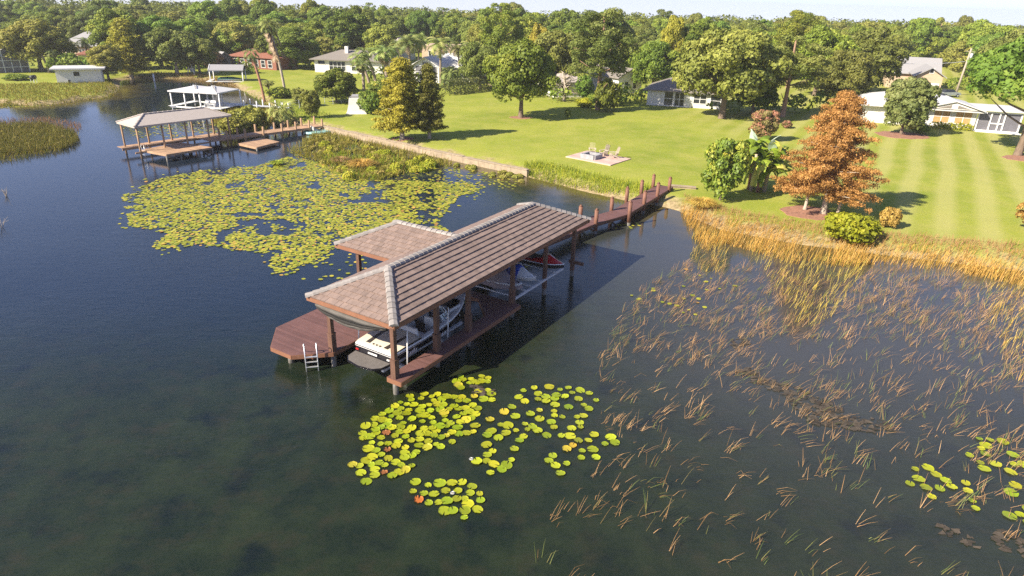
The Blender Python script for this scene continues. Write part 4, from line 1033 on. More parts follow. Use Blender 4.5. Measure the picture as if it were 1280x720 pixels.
def house(name, label, P, ang, L, W, zw, roof, pit, wall, roofm, oh=.5, z0=None, cat='house', windows=(), gable_axis='x', doors=(), chimney=None):
    """box house, front face on local y = 0 (towards the water); windows: (x, z, w, h, pane material, mullions)"""
    t = thing(name, label, cat, (P.x, P.y, P.z - .05), ang)
    mb = MB()
    c = [(0, 0), (L, 0), (L, W), (0, W)]
    for i in range(4):
        A, B = c[i], c[(i + 1) % 4]; mb.face([(*A, -.4), (*B, -.4), (*B, zw), (*A, zw)])
    if roof == 'gable':
        if gable_axis == 'x':
            h = W / 2 * pit
            mb.face([(0, W, zw), (0, 0, zw), (0, W / 2, zw + h)]); mb.face([(L, 0, zw), (L, W, zw), (L, W / 2, zw + h)])
        else:
            h = L / 2 * pit
            mb.face([(0, 0, zw), (L, 0, zw), (L / 2, 0, zw + h)]); mb.face([(L, W, zw), (0, W, zw), (L / 2, W, zw + h)])
    mb.build('wall', M[wall], t)
    mb = MB()
    if roof == 'hip':
        if L >= W: roof_hip(mb, L, W, zw - oh * pit * .5, pit, oh)
        else:
            planes, cc, a, b = hip_planes(-oh, W + oh, -oh, L + oh, zw - oh * pit * .5, pit)
            sw_ = lambda p: (p[1], p[0], p[2])
            for p, *_ in planes: mb.face([sw_(q) for q in p][::-1])
            rim(mb, [(-oh, -oh), (L + oh, -oh), (L + oh, W + oh), (-oh, W + oh)], zw - oh * pit * .5, .18, .06)
    elif roof == 'gable':
        th = .14
        def slab(A, B, C, D):
            A, B, C, D = map(Vector, (A, B, C, D)); up = Vector((0, 0, th))
            mb.face([A + up, B + up, C + up, D + up]); mb.face([D, C, B, A])
            for p, q in ((A, B), (B, C), (C, D), (D, A)): mb.face([p, q, q + up, p + up])
        if gable_axis == 'x':
            h = W / 2 * pit; e = oh * pit
            slab((-oh, -oh, zw - e), (L + oh, -oh, zw - e), (L + oh, W / 2, zw + h), (-oh, W / 2, zw + h)); slab((-oh, W / 2, zw + h), (L + oh, W / 2, zw + h), (L + oh, W + oh, zw - e), (-oh, W + oh, zw - e))
        else:
            h = L / 2 * pit; e = oh * pit
            slab((L / 2, -oh, zw + h), (L + oh, -oh, zw - e), (L + oh, W + oh, zw - e), (L / 2, W + oh, zw + h)); slab((-oh, -oh, zw - e), (L / 2, -oh, zw + h), (L / 2, W + oh, zw + h), (-oh, W + oh, zw - e))
    else:
        mb.box((L / 2, W / 2, zw + .12), (L + 2 * oh, W + 2 * oh, .24))
    rf = mb.build('roof', M[roofm], t)
    if chimney:
        mb = MB(); mb.box(chimney[:3], chimney[3:6]); mb.build('chimney', M['stucco'], rf)
    for (x, z, w, h, pm, mul) in windows:
        mb = MB(); f = .09
        for A, B in (((x, z), (x + w, z)), ((x, z + h), (x + w, z + h))): mb.bar((A[0] - f / 2, -.03, A[1]), (B[0] + f / 2, -.03, B[1]), .08, f)
        for xx in [x + w * i / mul for i in range(mul + 1)]: mb.bar((xx, -.028, z), (xx, -.028, z + h), f, .08)
        if h > 1.2: mb.bar((x, -.026, z + h / 2), (x + w, -.026, z + h / 2), .07, .07)
        wn = mb.build('window', M['white'], t)
        mb = MB(); mb.box((x + w / 2, -.005, z + h / 2), (w, .02, h)); mb.build('pane', M[pm], wn)
    for (x, w, h, dm) in doors:
        mb = MB(); mb.box((x + w / 2, -.03, h / 2), (w, .06, h)); d_ = mb.build('door', M[dm], t)
        mb = MB(); mb.box((x + w * .85, -.08, h * .48), (.06, .06, .14)); mb.build('handle', M['metal'], d_)
    return t
def between(xa_, ya, xb_, yb):
    A = at(xa_, ya); B = at(xb_, yb); d = B - A; return A, atan2(d.y, d.x), hypot(d.x, d.y)

# white flat roofed shed on the left bank
A, an, L = between(72, 104, 129, 103)
house('shed', 'white flat roofed shed on the left bank', A, an, L, 4.5, 2.3, 'flat', 0, 'stucco', 'roof_white', .7, cat='shed', windows=[(L * .38, 1.15, 1.0, .8, 'glass_dark', 1)], doors=[(L * .24, .35, .55, 'black_rubber')])
# screened porch far left
A, an, L = between(-14, 92, 38, 90)
sp_ = thing('screened_porch', 'screened pool enclosure with pale frame at the left edge of the wood', 'screened porch', A, an)
mb = MB(); W_ = 7; hw_ = 3.0
mb.face([(.05, .05, 0), (L - .05, .05, 0), (L - .05, .05, hw_), (L / 2, .05, hw_ + 1.3), (.05, .05, hw_)]); mb.face([(L - .05, .05, 0), (L - .05, W_, 0), (L - .05, W_, hw_), (L - .05, .05, hw_)])
mb.build('screen', M['screen'], sp_)
mb = MB()
for x in np.linspace(0, L, 6):
    top = hw_ + 1.3 * (1 - abs(x - L / 2) / (L / 2)); mb.bar((x, 0, 0), (x, 0, top), .14, .14)
for z in (1.0, 2.2): mb.bar((0, -.01, z), (L, -.01, z), .08, .1)
mb.build('frame', M['galv'], sp_)
mb = MB(); mb.face([(-.2, -.2, hw_ + .02), (L / 2, -.2, hw_ + 1.36), (L / 2, W_, hw_ + 1.36), (-.2, W_, hw_ + .02)]); mb.face([(L / 2, -.2, hw_ + 1.36), (L + .2, -.2, hw_ + .02), (L + .2, W_, hw_ + .02), (L / 2, W_, hw_ + 1.36)])
rim(mb, [(-.2, -.2), (L + .2, -.2), (L + .2, W_), (-.2, W_)], hw_ + .02, .15, .1); mb.build('roof', M['shingle_mid'], sp_)
# grey hip roofed house behind the left oak
A, an, L = between(80, 76, 140, 78)
hs_ = house('house', 'large grey hip roofed house with beige walls behind the white shed', A, an, L, L * .8, 3.6, 'hip', .62, 'beige', 'shingle_mid', .6, windows=[(1.0, 1.2, 1.0, 1.4, 'glass_dark', 1), (4, 1.2, 1.4, 1.4, 'glass_dark', 2)])
A, an, L = between(100, 80, 121, 80)
house('garden_pavilion', 'low pavilion with a red tiled roof in front of the grey hip roofed house', A, an, L, 4, 2.2, 'hip', .4, 'stucco', 'terracotta', .5, cat='pavilion')
# hut and orange building
A, an, L = between(274, 86, 290, 85)
house('hut', 'small dark hut with a grey gable behind the cove', A, an, L, 5, 2.4, 'gable', .7, 'screen', 'shingle_mid', .5, cat='hut', gable_axis='y', doors=[(L * .35, 1.0, 2.0, 'black_rubber')])
A, an, L = between(290, 84, 346, 88)
house('house', 'orange red arcaded house with a terracotta roof beyond the cove', A, an, L, 7, 2.7, 'hip', .35, 'brickred', 'terracotta', .5, windows=[(.8 + i * 1.9, .5, 1.1, 1.5, 'glass_dark', 1) for i in range(int((L - 1) / 1.9))])
# house A white with grey roof
A, an, L = between(394, 90, 478, 93)
house('house', 'white ranch house with a grey brown hip roof behind the round dark tree', A, an, L, 9, 2.9, 'hip', .33, 'stucco', 'shingle_dark', .8, windows=[(.8, 1.7, 1.6, .8, 'glass_dark', 1), (L * .22, .5, 3.6, 1.9, 'glass_dark', 4), (L * .55, .6, 2.5, 1.8, 'glass_dark', 3)], chimney=(L * .42, 3.0, 4.2, .7, .7, 2.2))
# white modern house
A, an, L = between(517, 102, 549, 104)
house('house', 'white modern house with a tall glazed gable and pale metal roof', A, an, L, 9, 3.2, 'gable', .55, 'white', 'roof_white', .7, gable_axis='y', windows=[(.5, .9, L * .24, 2.2, 'screen', 1), (L * .36, .9, L * .24, 3.0, 'screen', 1), (L * .7, .9, L * .24, 2.2, 'screen', 1)])
A, an, L = between(549, 103, 597, 104)
house('house', 'long low wing with a pale metal roof beside the glazed gable', A + Vector((.9, 2, 0)), an, L, 8, 3.0, 'gable', .5, 'white', 'roof_white', .6, windows=[(1, .8, 1.6, 1.6, 'glass_dark', 2), (L * .5, .8, 1.6, 1.6, 'glass_dark', 2)])
A, an, L = between(528, 88, 588, 90)
house('house', 'tall beige house showing above the pale metal roofs', A, an, L, 8, 5.2, 'flat', 0, 'beige', 'beige', .1, windows=[(1.5, 3.2, 1.5, 1.2, 'glass_dark', 2), (L * .4, 3.2, 1.5, 1.2, 'glass_dark', 2)])
A, an, L = between(480, 76, 506, 77)
house('house', 'far house of which only a grey roof shows among treetops', A, an, L, 8, 4.0, 'hip', .5, 'stucco', 'shingle', .5)
# houses in the middle
A, an, L = between(772, 118, 801, 116)
house('cottage', 'pale blue gabled cottage in tree shade behind the pine', A, an, L, 9, 3.0, 'gable', .5, 'stucco', 'shingle_dark', .5, gable_axis='y', windows=[(L * .25, .9, .9, 1.3, 'glass_dark', 1), (L * .6, .9, .9, 1.3, 'glass_dark', 1)])
A, an, L = between(692, 122, 730, 121)
house('house', 'dark shaded house with a tan roof behind the bare branches', A, an, L, 8, 2.8, 'hip', .4, 'stucco', 'shingle', .6, windows=[(L * .2, .6, 1.8, 1.6, 'glass_dark', 2)])
A, an, L = between(808, 131, 902, 137)
house('house', 'white house with a screened porch under the big spreading oak', A, an, L, 9, 2.7, 'hip', .4, 'stucco', 'shingle_dark', .7, windows=[(L * .23, .2, L * .12, 2.2, 'glass_dark', 1), (L * .37, .2, L * .13, 2.2, 'glass_dark', 2), (L * .62, .8, 2, 1.4, 'glass_dark', 2), (L * .84, .5, 1.6, 1.8, 'glass_dark', 1)], doors=[(L * .52, 1.0, 2.1, 'white')])
# long white ranch house on the right
A, an, L = between(1075, 152, 1216, 163)
rh = house('house', 'long white ranch house with a white roof and tan blinds on the right lawn', A, an, L, 11, 2.75, 'hip', .26, 'stucco', 'roof_white', .9, windows=[(L * .635, .75, L * .14, 1.7, 'blind', 2), (L * .82, .75, L * .14, 1.7, 'blind', 2)], doors=[(L * .17, 1.7, 2.3, 'white')])
mb = MB(); g0, g1, gh = L * .56, L * 1.0, .95
mb.face([(g0, -1.0, 2.75), (g1, -1.0, 2.75), ((g0 + g1) / 2, -1.0, 2.75 + gh)][::1]); gb = mb.build('gable', M['stucco'], rh)
mb = MB()
for A_, B_ in (((g0 - .6, 2.66), ((g0 + g1) / 2, 2.82 + gh)), ((g1 + .6, 2.66), ((g0 + g1) / 2, 2.82 + gh))):
    A3 = Vector((A_[0], -1.25, A_[1])); B3 = Vector((B_[0], -1.25, B_[1])); C3 = B3 + Vector((0, 6.5, 0)); D3 = A3 + Vector((0, 6.5, 0)); up = Vector((0, 0, .15))
    F_ = [A3, B3, C3, D3] if A_[0] > B_[0] else [A3, D3, C3, B3]
    mb.face([p + up for p in (F_ if A_[0] < B_[0] else F_[::-1])][::-1]); mb.face([p for p in F_]); mb.face([A3, B3, B3 + up, A3 + up])
mb.build('gable_roof', M['roof_white'], gb)
for sg, x0 in ((1, .18), (-1, .56)):
    mb = MB(); mb.face([(g0 + (g1 - g0) * x0, -1.02, 2.85), (g0 + (g1 - g0) * (x0 + .26), -1.02, 2.85), (g0 + (g1 - g0) * (x0 + (.26 if sg > 0 else 0)), -1.02, 2.85 + gh * .5)]); mb.build('gable_window', M['shingle_dark'], gb)
A2, an2, L2 = between(1218, 163, 1271, 167)
pr = thing('screened_porch', 'white framed screened porch at the right end of the ranch house', 'screened porch', A2, an2)
mb = MB()
for x in (0, L2 * .3, L2 * .5, L2 * .62, L2): mb.bar((x, 0, 0), (x, 0, 2.6), .16, .16)
for z, x0, x1 in ((.08, 0, L2), (2.55, 0, L2), (1.1, L2 * .3, L2 * .62)): mb.bar((x0, 0.005, z), (x1, .005, z), .14, .16)
mb.build('frame', M['white'], pr)
mb = MB(); mb.face([(0, .06, 0), (L2, .06, 0), (L2, .06, 2.5), (0, .06, 2.5)]); mb.build('screen', M['screen'], pr)
mb = MB(); mb.box((L2 / 2, 3.0, 2.85), (L2 + 1.2, 7, .2)); mb.build('roof', M['roof_white'], pr)
mb = MB(); mb.box((L2 / 2, -.5, -.05), (L2 + .4, 1.4, .2)); mb.build('step', M['white'], pr)
# two storey gabled house behind
A, an, L = between(1141, 117, 1173, 119)
house('house', 'beige gabled house with a grey roof above the white ranch house', A, an, L, 10, 3.6, 'gable', .62, 'beige', 'shingle_mid', .6, gable_axis='y', windows=[(L * .44, 4.0, .7, .9, 'glass_dark', 1), (L * .12, .6, 1.4, 1.5, 'glass_dark', 2)], doors=[(L * .55, 1.6, 2.2, 'white')])
A, an, L = between(1120, 114, 1182, 118)
house('house', 'broad grey roofed rear wing of the beige gabled house', A + Vector((1.5, 7.5, 0)), an, L * 1.05, 9, 3.3, 'gable', .58, 'beige', 'shingle_mid', .6)

# cars behind the ranch house
def car(label, P, ang, body):
    t = thing('parked_car', label, 'car', P, ang)
    mb = MB(); prof = [(-2.2, .35), (-2.25, .8), (-1.6, .95), (1.2, .95), (2.0, .85), (2.2, .6), (2.15, .35)]
    mb.loft([[(x, y * (1 if z < .9 else .96), z) for x, z in prof] for y in (-.88, -.8, .8, .88)]); mb.face([(x, -.88, z) for x, z in prof][::-1]); mb.face([(x, .88, z) for x, z in prof]); mb.build('body', body, t)
    mb = MB(); cab = [(-1.7, .94), (-1.2, 1.45), (.3, 1.45), (1.1, .94)]
    mb.loft([[(x, y * (1 if z < 1 else .85), z) for x, z in cab] for y in (-.82, .82)]); mb.face([(x, -.82 * (1 if z < 1 else .85), z) for x, z in cab][::-1]); mb.face([(x, .82 * (1 if z < 1 else .85), z) for x, z in cab]); mb.build('window', M['glass_dark'], t)
    for x in (-1.4, 1.4):
        for y in (-.86, .86):
            mb = MB(); mb.tube([(x, y - .1, .33), (x, y + .1, .33)], .33, 14); w_ = mb.build('wheel', M['black_rubber'], t)
            mb = MB(); mb.tube([(x, y - .115, .33), (x, y + .115, .33)], .19, 12); mb.build('rim', M['metal'], w_)
car('red car parked in tree shade left of the ranch house', at(1072, 126), radians(20), M['car_red'])
car('dark blue car parked behind the white ranch roof', at(1163, 122), radians(10), M['car_dark'])
car('silver car parked beside the dark blue one', at(1184, 121), radians(15), M['car_silver'])

# utility pole
P = at(1194, 119); zt = height_to(P, 60)
up_ = thing('utility_pole', 'leaning grey wooden utility pole with a transformer above the ranch house', 'utility pole', P)
up_.rotation_euler = (0, radians(4), 0)
mb = MB(); mb.tube([(0, 0, -.5), (0, 0, zt)], [.22, .15], 10); mb.build('pole', M['bark_pale'], up_, True)
mb = MB(); mb.tube([(.4, 0, zt * .76), (.4, 0, zt * .9)], .27, 10); mb.build('transformer', M['galv'], up_, True)
mb = MB(); mb.bar((-.9, 0, zt * .93), (.9, 0, zt * .93), .1, .12); mb.build('crossarm', M['bark_pale'], up_)
wr = MB(); q = P + Vector((0, 0, zt * .72)); e_ = at(1085, 118) + Vector((0, 0, zt * .70))
wr.tube([q.lerp(e_, t) - Vector((0, 0, 1.2 * 4 * t * (1 - t) * .4)) for t in np.linspace(0, 1, 9)], .035, 5); tag(wr.build('power_line', M['galv']), 'thin pale power line running left from the utility pole', 'power line')

# ------------------------------------------------------------------ seawall, patio, small garden things
def wall_run(name, label, px, h=.62, t=.34):
    o = thing(name, label, 'seawall'); pts = [Vector(unproj(x, y, 0)[:2]) for x, y in px]
    mb = MB(); cp = MB()
    for A, B in zip(pts[:-1], pts[1:]):
        d = B - A; n = max(1, int(d.length / 1.6))
        for i in range(n):
            a = A + d * (i / n); b = A + d * ((i + 1) / n) - d.normalized() * .02; hh = h + random.uniform(-.03, .03)
            mb.bar((*a, hh / 2 - .5), (*b, hh / 2 - .5), t, hh + 1.0, random.random()); cp.bar((*a, hh + .04), (*b, hh + .04), t + .12, .08, random.random())
    mb.build('wall_block', M['block'], o); cp.build('coping', M['block'], o)
wall_run('seawall', 'long tan concrete seawall below the lawn from the walkway to the grass bank', [(402, 163.5), (450, 174), (497, 184.5), (540, 194.5), (580, 203.5), (620, 212), (660, 221)])
wall_run('seawall', 'short pale piece of seawall beside the jetty landing', [(836, 242), (852, 243), (869, 244.5)], .75)
pc = [at(707, 196.5), at(734, 188.5), at(789, 199), at(763, 207.5)]
pp = [(p.x, p.y) for p in pc]; zp = max(p.z for p in pc) + .05
mb = MB(); an_ = atan2(pp[3][1] - pp[0][1], pp[3][0] - pp[0][0])
for k in range(1): planks(mb, pp, an_, zp, .5, .03, .3)
tag(mb.build('patio', M['paver']), kind='structure')
P = at(739, 198); fp = thing('fire_pit', 'low square grey stone fire pit on the pink patio', 'fire pit', (P.x, P.y, zp), an_)
mb = MB()
for A, B in (((-.8, -.7), (.8, -.7)), ((.8, -.7), (.8, .7)), ((.8, .7), (-.8, .7)), ((-.8, .7), (-.8, -.7))): mb.bar((*A, .22), (*B, .22), .3, .44)
mb.build('surround', M['stone'], fp)
mb = MB(); mb.box((0, 0, .095), (1.3, 1.1, .2)); mb.build('ash_bed', M['black_rubber'], fp)
def garden_chair(label, x, y, rz):
    P = at(x, y); t = thing('garden_chair', label, 'chair', (P.x, P.y, zp), rz, 'wooden chairs round the fire pit')
    for s_ in (-.3, .3):
        mb = MB(); mb.bar((.35, s_, 0), (.35, s_, .55), .09, .05); mb.build('leg', M['chair'], t)
        mb = MB(); mb.bar((.36, s_ * .9, .38), (-.5, s_ * .9, .02), .06, .1); mb.build('leg', M['chair'], t)
        mb = MB(); mb.box((.0, s_ * 1.1, .575), (.85, .15, .04)); mb.build('armrest', M['chair'], t)
    mb = MB()
    for k in range(5): mb.bar((.34 - k * .14, -.28, .39 - k * .05), (.34 - k * .14, .28, .39 - k * .05), .12, .03)
    mb.build('seat', M['chair'], t)
    mb = MB()
    for k in range(5): mb.bar((-.22, -.24 + k * .12, .2), (-.56, -.26 + k * .13, 1.12 + .06 * (1 - abs(k - 2) / 2)), .025, .105)
    mb.bar((-.36, -.3, .55), (-.36, .3, .55), .05, .08); mb.build('backrest', M['chair'], t)
garden_chair('cream wooden garden chair seen from straight on, behind the fire pit', 740, 193, radians(-95))
garden_chair('cream wooden garden chair in the middle of the three on the patio', 755, 195.5, radians(-140))
garden_chair('cream wooden garden chair turned sideways nearest the patio corner', 767, 198, radians(-170))
# turquoise pedal raft at the walkway end
P = unproj(397, 166, 0.05); rt = thing('raft', 'pale turquoise plastic raft lying by the seawall end of the walkway', 'raft', (P[0], P[1], .05), radians(35))
mb = MB(); mb.loft([[(x, y * w_, z) for y, z in ((-1, .05), (-.9, .3), (-.4, .24), (0, .2), (.4, .24), (.9, .3), (1, .05))] for x, w_ in ((-1.6, .5), (-1.3, .8), (0, .85), (1.3, .8), (1.6, .5))]); mb.build('deck', M['turq'], rt, True)
for y in (-.35, .35):
    mb = MB(); mb.box((-.3, y, .42), (.5, .45, .12)); mb.box((-.6, y, .62), (.12, .45, .45)); mb.build('seat', M['gel_white'], rt)
# white outbuilding half under a bush
A = at(446, 141); ob_ = thing('outbuilding', 'white rendered outbuilding with flared base half covered by the bush', 'outbuilding', A, radians(10))
mb = MB(); mb.loft([[(x * q + .0, y * q, z) for x, y in ((-1.4, -1.2), (1.4, -1.2), (1.4, 1.6), (-1.4, 1.6))] for z, q in ((-.2, 1.1), (.4, .9), (1.2, .75), (2.2, .66))], True); mb.build('wall', M['stucco'], ob_)
mb = MB(); mb.box((1.3, .5, 2.28), (3.8, 2.4, .18)); mb.build('roof', M['shingle_mid'], ob_)
# white garden statue-like shapes on the sandy bank, white mooring post
P = at(243, 93); sw_t = thing('garden_swing', 'white A-frame garden swing on the sandy bank of the cove', 'swing', P, radians(-20))
mb = MB()
for y in (-.8, .8):
    mb.bar((-.9, y, 0), (0, y, 2.7), .14, .14); mb.bar((.9, y, 0), (0, y, 2.7), .14, .14)
mb.bar((0, -1, 2.7), (0, 1, 2.7), .14, .14); mb.build('frame', M['white'], sw_t)
mb = MB(); mb.box((0, 0, .6), (.6, 1.3, .08)); mb.box((-.32, 0, .95), (.08, 1.3, .7)); mb.build('seat', M['white'], sw_t)
P = unproj(193, 101.5, 0); mp_ = thing('mooring_post', 'white capped mooring post standing in the dark cove water', 'post', (P[0], P[1], 0))
mb = MB(); mb.tube([(0, 0, -1), (0, 0, 1.25)], .15, 10); mb.build('shaft', M['white'], mp_, True)
mb = MB(); mb.tube([(0, 0, 1.25), (0, 0, 1.4)], [.2, .06], 10); mb.build('cap', M['galv'], mp_, True)
for k, (x, lb) in enumerate(((262, 'leftmost'), (267, 'middle'), (271, 'rightmost'))):
    P = at(x, 92 - k * .3); t = thing('lawn_chair', f'{lb} of three small white lawn chairs beyond the boat shelter', 'chair', P, radians(-110), 'white lawn chairs beyond the boat shelter')
    mb = MB(); mb.box((0, 0, .42), (.6, .6, .07))
    mb.build('seat', M['white'], t)
    mb = MB(); mb.bar((-.3, 0, .4), (-.5, 0, 1.15), .6, .06); mb.build('backrest', M['white'], t)
    for sx_ in (-.26, .26):
        for sy_ in (-.26, .26):
            mb = MB(); mb.box((sx_, sy_, .2), (.06, .06, .4)); mb.build('leg', M['white'], t)
P = at(43, 104); g_ = thing('barbecue', 'dark barbecue grill on thin legs left of the white shed', 'barbecue', P, 0)
mb = MB(); mb.tube([(0, -.5, 1.0), (0, .5, 1.0)], .35, 12); mb.build('lid', M['black_rubber'], g_, True)
mb = MB()
for sx_ in (-.25, .25):
    for sy_ in (-.4, .4): mb.bar((sx_, sy_, 0), (sx_, sy_, .85), .05)
mb.build('leg_frame', M['galv'], g_)
# chain link fence
A, B = at(352, 138), at(446, 127)
fn = thing('wire_fence', 'thin grey wire fence across the lawn below the round dark tree', 'fence')
n = 9
for i in range(n + 1):
    p = A.lerp(B, i / n); p.z = gz(p.x, p.y); mb = MB(); mb.tube([p - Vector((0, 0, .1)), p + Vector((0, 0, 1.2))], .035, 6); mb.build('fence_post', M['galv'], fn)
mb = MB()
for z in (.15, .5, .85, 1.18):
    mb.bar(A + Vector((0, 0, z)), B + Vector((0, 0, z)), .018)
mb.build('wire', M['galv'], fn)
# mulch rings
def disc(x, y, rx, ry, rz=0.0):
    P = at(x, y); mb = MB(); pts = [(P.x + cos(a) * rx * random.uniform(.9, 1.1), P.y + sin(a) * ry * random.uniform(.9, 1.1)) for a in np.linspace(0, 2 * pi, 24)[:-1]]
    v = [(p[0], p[1], gz(*p) + .03) for p in pts]
    mb.face(v); mb.loft([v, [(q[0] + (q[0] - P.x) * .03, q[1] + (q[1] - P.y) * .03, q[2] - .15) for q in v]], True); return mb
tag(disc(1012, 266, 2.3, 1.9).build('mulch_bed', M['mulch']), 'red brown mulch ring under the rust orange cypress', 'mulch bed')
tag(disc(1127, 169, 3.4, 2.6).build('mulch_bed', M['mulch']), 'mulch ring under the bushy tree before the ranch house', 'mulch bed')
tag(disc(1278, 198, 2.2, 1.6).build('mulch_bed', M['mulch']), 'mulch ring at the foot of the tree shading the porch', 'mulch bed')
tag(disc(503, 173, 1.3, 1.0).build('mulch_bed', M['mulch']), 'small mulch ring under the golden twin cypress', 'mulch bed')
tag(disc(651, 147, 1.6, 1.2).build('mulch_bed', M['mulch']), 'pale bare ring around the dense round oak trunk', 'mulch bed')

# ------------------------------------------------------------------ trees and shrubs seen one by one
T = plant
T('cypress', 503, 174, 76, 57, 'golden green cypress, the nearer of the pair by the seawall', leaf='lf_gold', v=0)
T('cypress', 537, 173, 84, 42, 'olive green cypress just behind its golden neighbour by the seawall', leaf='lf_goldgreen', v=1)
T('oak', 651, 147, 44, 104, 'dense dark green round oak alone on the lawn with a pale trunk ring', leaf='lf_dark', v=1)
T('pine', 747, 137, 6, 92, 'tall yellow green pine with a pinkish trunk at the lawn edge', v=0)
T('bush', 757, 139, 98, 34, 'dark bush wrapped round the foot of the tall pine', 'bush', leaf='lf_dark', v=0)
T('bush', 731, 134, 122, 24, 'low bright yellow green shrub left of the tall pine', 'bush', leaf='lf_lime', v=1)
T('small', 729, 126, 93, 24, 'small bright leafed tree in front of the bare branches', leaf='lf_bright', v=1)
T('small', 709, 149, 136, 9, 'tiny sapling standing alone on the open lawn', v=0)
T('small', 777, 132, 118, 14, 'small shrub with reddish base right of the pine', 'bush', name='bush', v=1)
T('oak', 902, 148, 26, 138, 'huge spreading olive oak over the white house with porch', v=0)
T('pine', 978, 146, 37, 92, 'bright yellow green pine with layered tufts left of the rust cypress', leaf='lf_pine', v=1)
T('leafy', 940, 143, 86, 60, 'bright green low tree between the spreading oak and the layered pine', leaf='lf_bright', v=1)
T('oak', 1048, 137, 60, 80, 'olive oak behind the top of the rust orange cypress', v=2)
T('small', 952, 176, 136, 37, 'crape myrtle with pink flower heads on the lawn', leaf='lf_pink', v=0, name='crape_myrtle')
T('bush', 983, 160, 150, 14, 'low clump of red flowers beside the crape myrtle', 'bush', leaf='lf_pink', v=2, name='flower_clump')
T('small', 900, 250, 170, 56, 'yellow green citrus tree at the water edge by the jetty', leaf='lf_citrus', v=0, name='citrus_tree')
RC = T('rust', 1029, 267, 120, 119, 'large rust orange cypress on the shore', v=0, rz=0)
bpy.context.view_layer.update(); RCI = RC.matrix_basis.inverted()
for (x, y, s_) in ((1006, 262, .16), (1047, 268, .14)):
    P = at(x, y); mb = MB(); mb.tube([RCI @ q for q in (Vector((P.x, P.y, P.z - .2)), Vector((P.x, P.y, P.z + .3)), Vector((P.x + .2, P.y + .1, P.z + 4.2)))], [s_ * 1.8, s_, s_ * .6], 8)
    mb.build('stem', M['bark_pale'], RC, True)
T('bush', 1056, 306, 265, 68, 'bright green spreading bush below the rust orange cypress', 'bush', leaf='lf_lime', v=1)
T('bush', 1110, 284, 258, 26, 'thin rusty twiggy bush beside the bright green one', 'bush', leaf='lf_orange', v=2)
T('small', 1292, 290, 236, 48, 'rust coloured tree cut by the right edge of the lawn', leaf='lf_orange', v=1)
T('round', 1126, 168, 96, 64, 'bushy leafed tree reaching the ground before the ranch house', leaf='lf_hedge', v=0)
T('bush', 1150, 166, 154, 22, 'low dark shrub joined to the bushy tree at the ranch house', 'bush', leaf='lf_dark', v=0)
T('canopy', 1272, 194, 44, 172, 'bright green tree shading the screened porch at the right edge', leaf='lf_bright', v=3)
T('leafy', 1228, 112, 50, 60, 'green tree behind the right end of the white ranch roof', leaf='lf_bright', v=2)
# middle left garden
T('round', 421, 128, 86, 58, 'round dark green tree on the lawn above the wire fence', leaf='lf_dark', v=1)
T('bush', 464, 142, 112, 34, 'dark rounded bush growing over the white outbuilding', 'bush', leaf='lf_dark', v=2)
T('small', 376, 133, 109, 24, 'olive brown shrub tree near the wire fence', leaf='lf_oak', v=1)
T('small', 390, 147, 111, 26, 'thin feathery pale green tree by the wire fence', leaf='lf_goldgreen', v=0)
T('scrub', 353, 154, 116, 46, 'thick palmetto clump beside the walkway landing', 'palmetto', v=0)
T('snag', 357, 119, 20, 26, 'tall bare trunked palm hung with a dead brown skirt', v=0)
T('tallpalm', 331, 128, 55, 26, 'red brown trunked palm leaning left of the skirted one', v=0)
T('sabal', 337, 121, 99, 22, 'short dark palm on the lawn beside the tall skirted palm', v=0)
T('bush', 350, 122, 108, 36, 'low dark hedge clump behind the tall skirted palm', 'bush', leaf='lf_dark', v=1)
T('bush', 312, 160, 133, 50, 'leafy waterside thicket between the two boathouses', 'bush', leaf='lf_goldgreen', v=0)
T('bush', 292, 166, 145, 40, 'yellow green thicket behind the posts of the grey roofed boathouse', 'bush', leaf='lf_goldgreen', v=1)
for k, (kd, x, yb, yt, w, lb) in enumerate((
        ('sabal', 455, 112, 76, 27, 'fan palm with dark trunk left of the palm grove'), ('sabal', 462, 106, 68, 26, 'fan palm with pale trunk behind its dark trunked neighbour'),
        ('sabal', 484, 112, 56, 36, 'broad fan palm in the middle of the palm grove'), ('sabal', 470, 104, 60, 26, 'slim fan palm before the white ranch house'),
        ('queen', 513, 104, 41, 30, 'tall feather palm over the left of the glazed gable'), ('queen', 523, 102, 40, 26, 'tall feather palm touching the glazed gable'),
        ('queen', 551, 106, 44, 32, 'tall feather palm before the pale metal roof'), ('queen', 574, 102, 52, 24, 'shorter feather palm before the pale metal roof'),
        ('queen', 589, 104, 50, 26, 'feather palm with pale trunk at the right end of the metal roof'), ('queen', 500, 98, 48, 28, 'feather palm behind the golden cypress top'))):
    T(kd, x, yb, yt - 3, w * 1.4, lb, v=k)
T('scrub', 563, 106, 75, 36, 'dark clump of wide leaved palms against the metal roofed house', 'palmetto', v=0)
T('bush', 500, 116, 90, 44, 'dark shrubbery at the foot of the palm grove', 'bush', leaf='lf_dark', v=0)
T('bush', 475, 118, 100, 36, 'yellowish shrub left of the palm grove foot', 'bush', leaf='lf_citrus', v=1)
